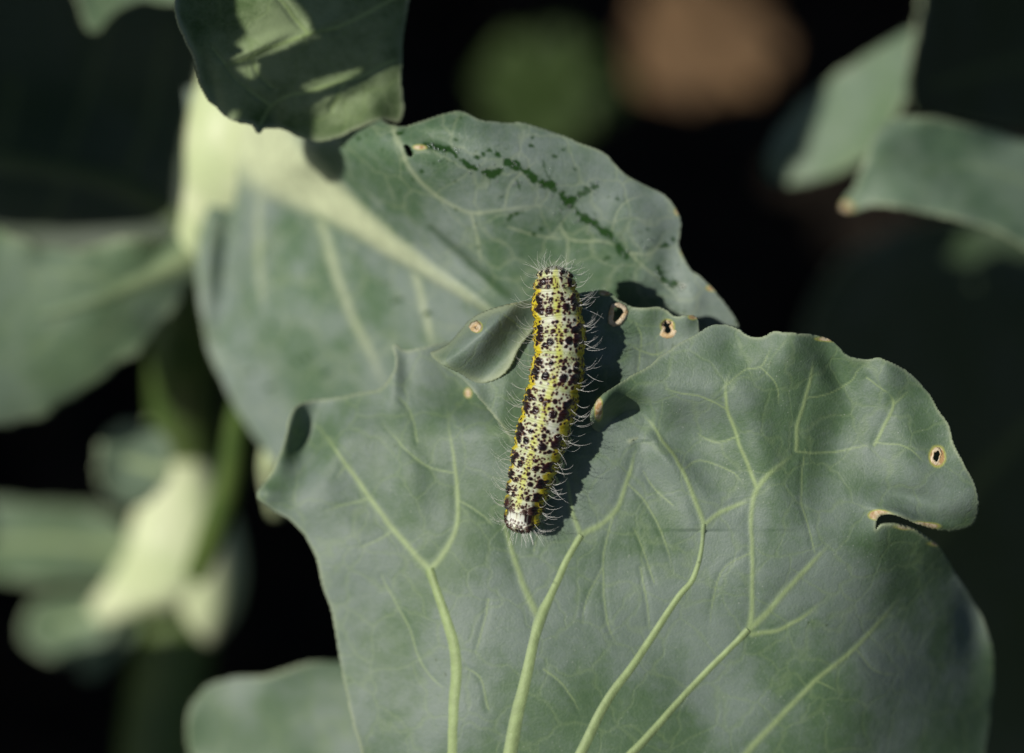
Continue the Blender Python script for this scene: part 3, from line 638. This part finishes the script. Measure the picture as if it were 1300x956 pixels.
def rosette(pl, n, L, seed, h=8, key='left', lean=.5):
    r = np.random.default_rng(seed); b = np.array(pl['o'])
    tube('stalk', [(b[0], b[1], -.5, 1.1), (b[0]+.3, b[1], h*.5, .95), (b[0], b[1], h, .7)], M_STALK_SHADE, pl, world=True)
    for k in range(n):
        a = 2.4*k+r.uniform(-.3, .3); e = r.uniform(.15, 1.0)*lean+.25; l = L*r.uniform(.75, 1.1)
        generic_leaf(pl, b+np.array([0, 0, h*(.3+.7*k/n)]), (math.cos(a)*math.cos(e), math.sin(a)*math.cos(e), math.sin(e)), (0, 0, 1), l, l*.36, r.uniform(.5, 1.2), ML[key], seed*31+k)
# unseen left neighbour, added to carry the leaves shaped to throw shade
nb = wor(np.array([-47., 6, -16])); nb[2] = 0
plantL = thing('cabbage_plant', 'unseen cabbage plant added left of the frame to shade soil and leaves', 'cabbage plant', tuple(nb))
rosette(plantL, 12, 17, 3, h=7)

# ---- right neighbour, seen blurred
rb = wor(np.array([20., -2, -20])); rb[2] = 0
plantR = thing('cabbage_plant', 'blurred cabbage plant at the right, partly lit and partly in deep shade', 'cabbage plant', tuple(rb))
zR = rbf([(1080,262,-4.2),(1110,200,-4.0),(1200,150,-4.6),(1360,200,-5.2),(1360,340,-4.6),(1220,280,-4.2)])
uR = Noise(81, 60, 2)
sheet('leaf', [(chaikin([(1066,268),(1070,254),(1084,238),(1098,205),(1106,172),(1128,150),(1165,146),(1205,152),(1260,166),(1320,185),(1400,200),(1400,380),(1345,350),(1300,312),(1262,292),(1220,280),(1160,268),(1110,258),(1085,270)], [], 2, 1, 2), 0)], lambda i: (lambda x, y: zR(x, y)+.1*uR(x, y)), ML['right'], plantR, step=4,
  veins=[(.35, [(1400,290,6),(1300,230,5),(1220,210,4),(1120,230,3)])], drys=[(1074,264,7,6)], ruffle=.15, rimw=4, seed=31, label='lit blurred leaf at the right with a brown tip')
zR2 = rbf([(980,200,-8.0),(1060,90,-7.8),(1170,30,-6.9),(1130,150,-6.9),(1000,225,-8.0)])
sheet('leaf', [(chaikin([(965,215),(985,165),(1020,125),(1065,90),(1110,62),(1172,25),(1168,80),(1142,140),(1120,185),(1080,215),(1030,232),(985,236)], [], 2, 1, 3), 0)], lambda i: zR2, ML['left'], plantR, step=4, veins=[], ruffle=.2, rimw=3, seed=32, label='pale very blurred leaf behind the lit one')
zS = rbf([(1000,300,-15),(1300,300,-11),(1300,900,-10),(1000,900,-14),(1150,600,-12)])
uS = Noise(83, 120, 2)
zfS = lambda x, y: zS(x, y)+.4*uS(x, y)
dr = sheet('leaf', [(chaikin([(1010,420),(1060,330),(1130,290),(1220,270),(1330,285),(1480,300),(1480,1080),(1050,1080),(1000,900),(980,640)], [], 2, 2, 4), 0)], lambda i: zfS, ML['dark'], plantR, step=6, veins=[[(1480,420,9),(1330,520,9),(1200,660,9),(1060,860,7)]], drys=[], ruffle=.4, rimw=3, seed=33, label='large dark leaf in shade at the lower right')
zS2 = rbf([(1150,-60,-5.5),(1150,140,-6),(1480,-60,-17),(1480,200,-17)])
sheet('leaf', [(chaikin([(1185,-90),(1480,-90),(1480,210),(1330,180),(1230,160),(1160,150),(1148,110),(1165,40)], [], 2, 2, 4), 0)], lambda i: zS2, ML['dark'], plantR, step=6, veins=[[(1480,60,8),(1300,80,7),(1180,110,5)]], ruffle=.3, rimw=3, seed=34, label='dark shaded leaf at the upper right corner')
rosette(plantR, 9, 17, 8, h=6, lean=.3)

# ------------------------------------------------------------------ caterpillar
def build_caterpillar():
    ctr = [(337.0,705,0.5),(339,705,8),(343,704.8,15),(350,704.3,21.5),(358,704.3,25),(368,704.8,27.3),(385,706,29.5),(402,708.5,31),(425,710.5,31.5),(450,710.5,31.5),(472,707.5,32.5),(493,703.5,33),(515,698.5,33),(535,693.5,33),(555,688,32.5),(572,683.5,32),(588,679.5,30.5),(602,676,29),(618,671.5,27),(634,668,25.5),(650,665,24),(660,664,21),(667,664,15.5),(671,664.3,9),(672.6,664.5,.5)]
    C = np.array(ctr)
    ns, nt_ = 1000, 200
    y = np.r_[np.linspace(337, 345, 60, endpoint=False), np.linspace(345, 664, ns-120, endpoint=False), np.linspace(664, 672.6, 60)]
    cx = np.interp(y, C[:, 0], C[:, 1]); hw = np.interp(y, C[:, 0], C[:, 2])
    k = np.ones(25)/25; pad = lambda a: np.convolve(np.r_[[a[0]]*12, a, [a[-1]]*12], k, 'valid')
    cx = pad(cx); hs = pad(hw); hw = np.where((y > 350) & (y < 655), hs, hw)
    r = hw/94*1.0
    base = np.interp(y, [337, 350, 380, 672], [.1, .0, 0, 0])
    zl = np.where(y > 380, zfA(cx, y), zfA(cx, np.full_like(y, 380.)))
    zl = np.convolve(np.r_[[zl[0]]*40, zl, [zl[-1]]*40], np.ones(81)/81, 'valid')
    ground_z = zl+.03
    rmid = np.interp(y, [337, 345, 360, 650, 665, 672], [.30, .28, .31, .30, .24, .20])
    cz = ground_z+rmid
    P = loc(cx, y, cz)
    T = np.gradient(P, axis=0); T /= np.linalg.norm(T, axis=1)[:, None]
    Z = np.array([0, 0, 1.]); X = np.cross(np.broadcast_to(-T, T.shape), Z)*-1
    X = np.cross(Z, T); X /= np.linalg.norm(X, axis=1)[:, None]; X[X[:, 0] < 0] *= -1
    Zn = np.cross(X, T); Zn[Zn[:, 2] < 0] *= -1
    arc = np.r_[0, np.cumsum(np.linalg.norm(np.diff(P, axis=0), axis=1))]
    # segment table (photograph rows of the rings)
    sb_ = np.array([337, 354, 368.5, 402.5, 450, 493, 534, 572, 597, 615, 632, 650, 672.6]); sa = np.interp(sb_, y, arc)
    th = np.linspace(-math.pi, math.pi, nt_, endpoint=False)
    twist = np.interp(y, [337, 450, 530, 672], [R(2), R(-2), R(-11), R(-24)])     # the back rolls to the left towards the tail
    rg = np.random.default_rng(12); spots = []      # (arc, theta, r_arc, r_th, kind)
    for i in range(len(sa)-1):
        a0, a1 = sa[i], sa[i+1]; L = a1-a0; rr = .33; q = min(1, L/.40)
        if i == 0:
            for _ in range(75): spots.append((a0+L*rg.uniform(.03, .95), rg.choice([-1, 1])*rg.uniform(.12, 1.9), *[rg.uniform(.008, .02)]*2, 0))
            for t_, a_, s in ((-.5, .72, .036), (.42, .70, .036), (-.95, .8, .042), (.95, .78, .045), (-.32, .40, .02), (.3, .42, .02), (-1.4, .7, .04), (1.4, .7, .04), (0.62,.35,.022), (-.7,.35,.02)): spots.append((a0+L*a_, t_, s, s, 1))
            continue
        jit = lambda s=.03: rg.normal(0, s)
        if L < .17: q *= .62
        for sg in (-1, 1):
            spots.append((a0+L*(.70+jit(.02)), sg*.34+jit(.02), .055*q**.5*rg.uniform(.85, 1.1), .053*q**.4*rg.uniform(.85, 1.1), 1))
            if L > .14: spots.append((a0+L*(.36+jit()), sg*.25+jit(.02), .033*q**.5, .032, 1))
            if L > .3: spots.append((a0+L*(.15+jit()), sg*.22+jit(.03), .022, .020, 0))
            # broad dark flank patches
            spots.append((a0+L*(.62+jit()), sg*.78+jit(.03), .062*q**.5, .070, 1)); spots.append((a0+L*(.38+jit()), sg*.70+jit(.05), .050*q**.5, .052, 1))
            spots.append((a0+L*(.28+jit()), sg*.86+jit(.05), .042*q, .052, 1)); spots.append((a0+L*(.80+jit(.02)), sg*.66+jit(.03), .034*q, .034, 0))
            spots.append((a0+L*(.45+jit()), sg*.52+jit(.03), .024*q, .026, 1)); spots.append((a0+L*(.90+jit(.02)), sg*.50+jit(.05), .020*q, .020, 0)); spots.append((a0+L*(.68+jit()), sg*1.02+jit(.05), .034*q, .04, 1)); spots.append((a0+L*(.3+jit()), sg*1.08+jit(.05), .022*q, .03, 0))
            if rg.random() < .75: spots.append((a0+L*(.50+jit()), sg*.90+jit(.05), .04*q**.5, .04, 1))
            spots.append((a0+L*(.55+jit()), sg*1.52+jit(.05), .03, .035, 1)); spots.append((a0+L*(.25+jit()), sg*1.62+jit(.1), .022, .03, 0))
            spots.append((a0+L*(.6+jit(.05)), sg*1.2+jit(.05), .012, .012, 0))
        n = int(125*L/.45)+4
        for _ in range(n):
            for tr in range(12):
                a_ = a0+L*rg.uniform(.08, .93); t_ = rg.uniform(-1.9, 1.9); s = rg.choice([.009, .013, .018, .025], p=[.30, .30, .24, .16])
                if abs(abs(t_)-1.15) < .13 and rg.random() < .45: continue
                if abs(t_) < .06 and rg.random() < .55: continue
                if all(math.hypot(a_-p[0], (t_-p[1])*rr) > (s+max(p[2], p[3])*.9+.006) for p in spots[-260:]): spots.append((a_, t_, s, s, 0)); break
    # surface
    A2, T2 = np.meshgrid(arc, th, indexing='ij')
    irr = Noise(91, .03, 3, 8); irr2 = Noise(92, .012, 2, 8); nz = Noise(93, .09, 3, 8)
    gu = A2; gv = T2*.33
    disp = np.zeros_like(A2)
    edge = np.full_like(A2, 9.)
    wobble = irr(gu.ravel(), gv.ravel()).reshape(gu.shape)*.0055+irr2(gu.ravel(), gv.ravel()).reshape(gu.shape)*.003
    dome = np.zeros_like(A2)
    for a_, t_, ra, rt, kd in spots:
        m = np.abs(arc-a_) < ra*2.2+.03; ii = np.nonzero(m)[0]
        if len(ii) == 0: continue
        jj = np.nonzero(np.abs(th-t_) < (rt*2.2+.03)/.33)[0]; sl = np.ix_(ii, jj)
        dd = np.sqrt(((A2[sl]-a_)/ra)**2+((T2[sl]-t_)*.33/rt)**2); rad = (ra+rt)/2
        e = (dd-1)*rad; edge[sl] = np.minimum(edge[sl], e)
        dome[sl] = np.maximum(dome[sl], np.sqrt(np.clip(1-dd**2/1.3, 0, 1))*rad*(.42 if kd else .3))
    e = edge+wobble
    sp_ = Noise(97, .016, 3, 12)(gu.ravel(), gv.ravel()).reshape(gu.shape)+.5*nz(gu.ravel(), gv.ravel()).reshape(gu.shape)
    fleck = smooth(sp_, 1.25, 1.5)*(np.abs(T2) < 2)*(np.abs(T2) > .13)*.7
    black = np.maximum(1-smooth(e, -.0035, .0030), fleck*.9); fringe = np.maximum(1-smooth(e, .0, .009), fleck)
    disp += dome
    seg_f = np.zeros_like(arc)
    for i in range(len(sa)):
        seg_f += -.024*np.exp(-((arc-sa[i])/.018)**2)*(0 if i in (0, len(sa)-1) else 1)
    # rounded rings and smaller folds
    for i in range(len(sa)-1):
        u = np.clip((arc-sa[i])/(sa[i+1]-sa[i]), 0, 1); ins = (arc >= sa[i]) & (arc < sa[i+1])
        seg_f += ins*(.016*np.sin(u*math.pi)*min(1, (sa[i+1]-sa[i])/.25))
        if sa[i+1]-sa[i] > .15: seg_f += ins*(.0085*np.cos(u*2*math.pi*5))*smooth(u, .02, .15)*smooth(u, .99, .85)
    disp += seg_f[:, None]
    disp += .003*nz(gu.ravel()*1., gv.ravel()).reshape(gu.shape)
    # feet: short stubs under the body
    for i, sgn in [(k, s) for k in (2, 3, 4, 6, 7, 8, 9, 11) for s in (-1, 1)]:
        if i+1 >= len(sa): continue
        a_ = (sa[i]+sa[i+1])/2; disp += .10*np.exp(-((A2-a_)/.07)**2-((T2-sgn*2.35)/.28)**2)
    flatb = 1-.10*np.clip(-np.cos(T2), 0, 1)
    rr_ = r[:, None]*(1-.0)+disp*np.clip(r[:, None]/.2, 0, 1)
    rz = np.minimum(np.interp(y, [337, 672], [1., 1.])*r*1.0, 9)
    V = P[:, None]+X[:, None]*(rr_*np.sin(T2+twist[:, None]))[..., None]+Zn[:, None]*(rr_*flatb*np.cos(T2+twist[:, None]))[..., None]
    # colour
    white = np.array([.60, .62, .51]); cream = np.array([.46, .51, .24]); yell = np.array([.56, .47, .025]); mids = np.array([.52, .55, .13]); belly = np.array([.34, .40, .22])
    cn = nz(gu.ravel()*1.3+5, gv.ravel()*1.3).reshape(gu.shape); cn2 = irr(gu.ravel()*.8+2, gv.ravel()*.8).reshape(gu.shape)
    col = white+(cream-white)*np.clip(.5+.5*cn+.2*cn2, 0, 1)[..., None]
    mm = (1-smooth(np.abs(T2)+.05*cn2, .07, .20))*(.85+.25*cn); col = col+(mids-col)*np.clip(mm, 0, 1)[..., None]
    yy = 1-smooth(np.abs(np.abs(T2)-1.16)+.06*cn2+.04*cn, .24, .44); 
    yfade = smooth(y, 340, 372)[:, None]
    col = col+((yell*(1+.25*cn2[..., None]))-col)*np.clip(yy*yfade, 0, 1)[..., None]
    bb = smooth(np.abs(T2), 1.75, 2.1); col = col+(belly-col)*bb[..., None]
    bare = np.exp(-((y-652)/13)**2)[:, None]*(1-smooth(np.abs(T2), .55, .9)); col = col+(np.array([.70, .72, .66])-col)*(bare*.8)[..., None]
    tail = smooth(y, 622, 640)[:, None]*smooth(np.abs(T2)+.25*cn, .42, .62)*(1-smooth(np.abs(T2), 1.0, 1.12)); black = np.maximum(black*(1-.4*bare), tail*np.clip(.9+.5*cn2, 0, 1)); black = np.maximum(black, smooth(y, 660, 664)[:, None]*np.clip(.75+.6*cn2, 0, 1)); 
    col = col*(1-.35*np.exp(-((seg_f-seg_f.min())/.012)**2))[:, None, None] if False else col
    col = col+(np.array([.16, .035, .02])-col)*(fringe*(1-.35*bare))[..., None]; mar = np.clip(.25+.6*cn, 0, 1)[..., None]
    blk = np.array([.008, .006, .007])*(1-mar)+np.array([.030, .007, .008])*mar; col = col+(blk-col)*black[..., None]
    # dark end caps
    endc = (1-smooth(y, 338, 341.5)+smooth(y, 668.0, 670.5))[:, None]*np.clip(.75+.5*cn2, 0, 1); col = col*(1-.9*np.clip(endc, 0, 1))[..., None]
    col = np.clip(col, 0, 1)
    Vf = V.reshape(-1, 3); n, k_ = len(y), nt_
    I = np.arange(n*k_).reshape(n, k_); F = np.stack([I[:-1], np.roll(I, -1, 1)[:-1], np.roll(I, -1, 1)[1:], I[1:]], -1).reshape(-1, 4)
    m = bpy.data.materials.new('caterpillar_skin'); m.use_nodes = True; nt = m.node_tree; b = nt.nodes['Principled BSDF']
    ca = nn(nt, 'ShaderNodeAttribute', attribute_name='skin'); ba = nn(nt, 'ShaderNodeAttribute', attribute_name='spot')
    nt.links.new(ca.outputs['Color'], b.inputs['Base Color'])
    nt.links.new(ramp(nt, ba.outputs['Fac'], 0, 1, .42, .24), b.inputs['Roughness'])
    b.inputs['Subsurface Weight'].default_value = .12; b.inputs['Subsurface Radius'].default_value = (.5, .5, .25); b.inputs['Subsurface Scale'].default_value = .04
    tc = nn(nt, 'ShaderNodeTexCoord').outputs['Object']
    bp = nn(nt, 'ShaderNodeBump'); bp.inputs['Strength'].default_value = .35; bp.inputs['Distance'].default_value = .012
    nt.links.new(noise(nt, tc, 70, 3, .6), bp.inputs['Height']); nt.links.new(bp.outputs[0], b.inputs['Normal'])
    root = thing('caterpillar', 'hairy black and yellow speckled caterpillar resting on the chewed cabbage leaf', 'caterpillar', tuple(wor(P[len(P)//2]-np.array([0, 0, .3]))))
    # body and head are cut at the neck fold
    cut = int(np.searchsorted(y, 354)); Fb = F.reshape(n-1, k_, 4)
    Wv = wor(Vf); cf = col.reshape(-1, 3); sp = black.reshape(-1)
    def emit(name, rows):
        f = rows.reshape(-1, 4); us, inv = np.unique(f, return_inverse=True)
        return mesh_obj(name, Wv[us], inv.reshape(f.shape), m, root, {'skin': cf[us], 'spot': sp[us]})
    emit('body', Fb[cut:]); emit('head', Fb[:cut])
    # hairs
    hv = []; hf = []; rg = np.random.default_rng(4)
    wsp = [s for s in spots]
    big = [s for s in wsp if s[4] == 1]; pool = big*2+wsp
    cnt = 0
    def hair(a_, t_, L, lean, bend):
        i = int(np.clip(np.searchsorted(arc, a_), 1, len(arc)-2)); tw = twist[i]+t_
        nrm = X[i]*math.sin(tw)+Zn[i]*math.cos(tw); rloc = np.interp(a_, arc, r)
        p = P[i]+nrm*(rloc+.008); d = nrm+T[i]*lean; d /= np.linalg.norm(d); pts = [p]; ns_ = 8
        for k in range(ns_):
            d = d+bend/ns_; d /= np.linalg.norm(d); p = p+d*L/ns_; pts.append(p)
        pts = np.array(pts); w0 = .0024
        b0 = len(hv)
        for k, q in enumerate(pts):
            tt = pts[min(k+1, ns_)]-pts[max(k-1, 0)]; tt /= np.linalg.norm(tt); u = np.cross(tt, [.3, .5, .8]); u /= np.linalg.norm(u); v = np.cross(tt, u)
            w = w0*(1-.75*k/ns_)
            for j in range(3): hv.append(q+w*(u*math.cos(2.094*j)+v*math.sin(2.094*j)))
        for k in range(ns_):
            for j in range(3): hf.append((b0+k*3+j, b0+k*3+(j+1) % 3, b0+k*3+3+(j+1) % 3, b0+k*3+3+j))
    up = np.array([0, 1., 0])
    for i in range(len(sa)-1):
        L0 = sa[i+1]-sa[i]; nh = int(20*L0/.4)+6
        for _ in range(nh):
            sg = rg.choice([-1, 1]); t_ = sg*(rg.uniform(1.0, 1.75) if rg.random() < .72 else rg.uniform(.2, 1.1))
            a_ = sa[i]+L0*rg.uniform(.15, .9)
            mid_ = rg.uniform(.8, 2.2); bend = up*mid_*(1 if rg.random() < .93 else -.5)+np.array([0, 0, rg.uniform(-.2, .3)])
            hair(a_, t_, rg.uniform(.18, .34)*(.6 if abs(t_) < .9 else 1), rg.normal(.45, .25), bend)
    for _ in range(34):     # tuft round the head end
        t_ = rg.uniform(-1.9, 1.9); a_ = rg.uniform(.01, .14); hair(a_, t_, rg.uniform(.17, .28), -rg.uniform(.6, 2.2)*(1-a_*3), np.array([rg.choice([-1, 1])*rg.uniform(.5, 1.6), rg.uniform(-.2, .7), rg.uniform(-.2, .7)]))
    for _ in range(26):
        t_ = rg.uniform(-1.9, 1.9); a_ = arc[-1]-rg.uniform(.01, .14); hair(a_, t_, rg.uniform(.14, .24), rg.uniform(.6, 2.0), np.array([rg.normal(0, .4), -.3, rg.uniform(-.2, .4)]))
    mh = bpy.data.materials.new('fine_hair'); mh.use_nodes = True; hb = mh.node_tree.nodes['Principled BSDF']
    hb.inputs['Base Color'].default_value = (.82, .82, .76, 1); hb.inputs['Roughness'].default_value = .3; hb.inputs['Transmission Weight'].default_value = .0
    ho = mesh_obj('hairs', wor(np.array(hv)), np.array(hf), mh, root); ho['kind'] = 'stuff'; ho['label'] = 'fine whitish hairs curving off the flanks'
build_caterpillar()

# ------------------------------------------------------------------ unseen leaves added as sun blockers, outlines shaped from the wanted shade
def shade_poly(pts, zfrom, zto):
    """where the sun rays that end at these places cross the depth zto"""
    out = []
    for (px, py) in pts:
        zz = zfrom(np.array([float(px)]), np.array([float(py)]))[0] if callable(zfrom) else zfrom
        l = loc(px, py, zz); t = (zto-zz)/SUN_L.z; l = l+np.array(SUN_L)*t; s = (DIST-zto)/FPX
        out.append((650+l[0]/s, 478-l[1]/s))
    return out
ZT = 5.5
uS0 = Noise(77, 90, 2)
zshade = lambda x, y: ZT+.07*uS0(x, y)
outer = shade_poly([(150,-620),(820,-620),(620,-120),(560,60),(500,82),(484,96),(455,112),(412,132),(406,150),(402,178),(402,200),(300,205),(220,190),(190,100)], zfD, ZT)
g1 = shade_poly([(297,-40),(345,-30),(372,6),(392,42),(362,60),(330,74),(296,84),(300,74),(312,66),(300,56),(312,42),(300,22)], zfD, ZT)  # holes in the blocker, cut to let the lit patches through
g2 = shade_poly([(306,88),(336,78),(332,100),(326,104)], zfD, ZT)
g3 = shade_poly([(382,117),(400,103),(440,90),(466,84),(440,100),(405,116)], zfD, ZT)
g4 = shade_poly([(296,152),(312,143),(321,141),(320,156),(308,158)], zfD, ZT)
sh = sheet('leaf', [(chaikin(outer, [], 1, 2, 3), 0)], lambda i: zshade, ML['left'], plantL, step=4, veins=[[(-250,-400,16),(-230,-100,12),(-210,60,8)],[(-240,-250,6),(-330,-200,4)],[(-235,-180,6),(-120,-260,4)],[(-225,-60,5),(-320,0,3)]], holes=[np.array(g) for g in (g1, g2, g3, g4)], ruffle=.0, seed=40, dip=0, label='unseen leaf added with holes shaped to throw patchy shade on the top leaf')
# broader unseen blocker, added to keep the upper left leaf dark
o2 = shade_poly([(-200,-260),(258,-260),(262,-40),(252,60),(246,140),(240,230),(238,284),(120,292),(0,286),(-200,280)], zfE, -2.5)
sheet('leaf', [(chaikin(o2, [], 2, 2, 3), 0)], lambda i: (lambda x, y: -2.5+.2*uS0(x, y)), ML['left'], plantL, step=6, ruffle=.0, seed=41, label='unseen broad leaf added to shade the dark leaf', dip=0)

o3 = shade_poly([(60,830),(150,812),(330,805),(380,860),(360,1080),(200,1150),(40,1080)], -12, -3)  # unseen blocker outline, added to darken the lower stalk
sheet('leaf', [(chaikin(o3, [], 2, 2, 3), 0)], lambda i: (lambda x, y: -3+.2*uS0(x, y)), ML['left'], plantL, step=6, ruffle=.0, seed=44, label='unseen leaf added to shade the foot of the stalk', dip=0)
# unseen low leaves added as blockers to keep the soil behind everything in shade
def zsoil(x, y):
    k = (478-y)/FPX*math.sin(TILT); return -(HEIGHT+k*DIST)/(math.cos(TILT)-k)
qx = [-200, 330, 800, 1450]; qy = [-260, 130, 480, 1000]
for a in range(3):
    for b in range(3):
        zz = -11.5-1.1*((a*3+b*5) % 4); x0, x1, y0, y1 = qx[a]-70, qx[a+1]+70, qy[b]-60, qy[b+1]+60
        m_ = lambda u, v: (x0+(x1-x0)*u, y0+(y1-y0)*v)
        pg = shade_poly([m_(*q) for q in ((0,.05),(.25,0),(.5,.03),(.75,0),(1,.06),(.98,.3),(1,.6),(.99,.95),(.7,1),(.45,.97),(.2,1),(0,.95),(.02,.6),(0,.35))], zsoil, zz)
        if max(p[1] for p in pg) > 330: pg = [(min(p[0], -60-10*math.sin(p[1]*.05)), p[1]) for p in pg]
        gaps = []  # openings cut so sun reaches the weed and withered leaf
        for (cx_, cy_, cz_, rad_) in ((695, 110, -23, 3.2), (915, 30, -31, 4.8)):
            gc = shade_poly([(cx_, cy_)], float(cz_), zz)[0]; gaps.append(blob(gc[0], gc[1], rad_*FPX/(DIST-zz), rad_*FPX/(DIST-zz), 9, 16, .12))
        sheet('leaf', [(chaikin(pg, [], 1, 3, a+b), 0)], lambda i, zz=zz: (lambda x, y: zz+.4*uS0(x, y)), ML['left'], plantL, step=9, holes=gaps, ruffle=.2, dip=0, seed=60+a*3+b, label='unseen low leaf added to shade the soil')
# ------------------------------------------------------------------ far things on the soil
def far_leaf(name, label, cat, px, py, z, size, mat, seed, key=None):
    c = wpt(px, py, z); t = thing(name, label, cat, (c[0], c[1], c[2]))
    for k in range(3 if key else 1):
        a = seed*1.3+k*2.1
        generic_leaf(t, c+np.array([-.3*size*math.cos(a), -.3*size*math.sin(a), 0]), (math.cos(a), math.sin(a), .1), (0, -.3, 1), size, size*.42, .5, mat, seed+k, stalk_len=.1)
    return t
far_leaf('withered_leaf', 'withered brown leaf lying far behind the cabbage leaves', 'leaf', 925, 30, -33, 4.3, M_DRYL, 3)
far_leaf('weed', 'low green weed far behind the upper leaf', 'weed', 695, 112, -24, 2.9, M_WEED, 5, 'w')
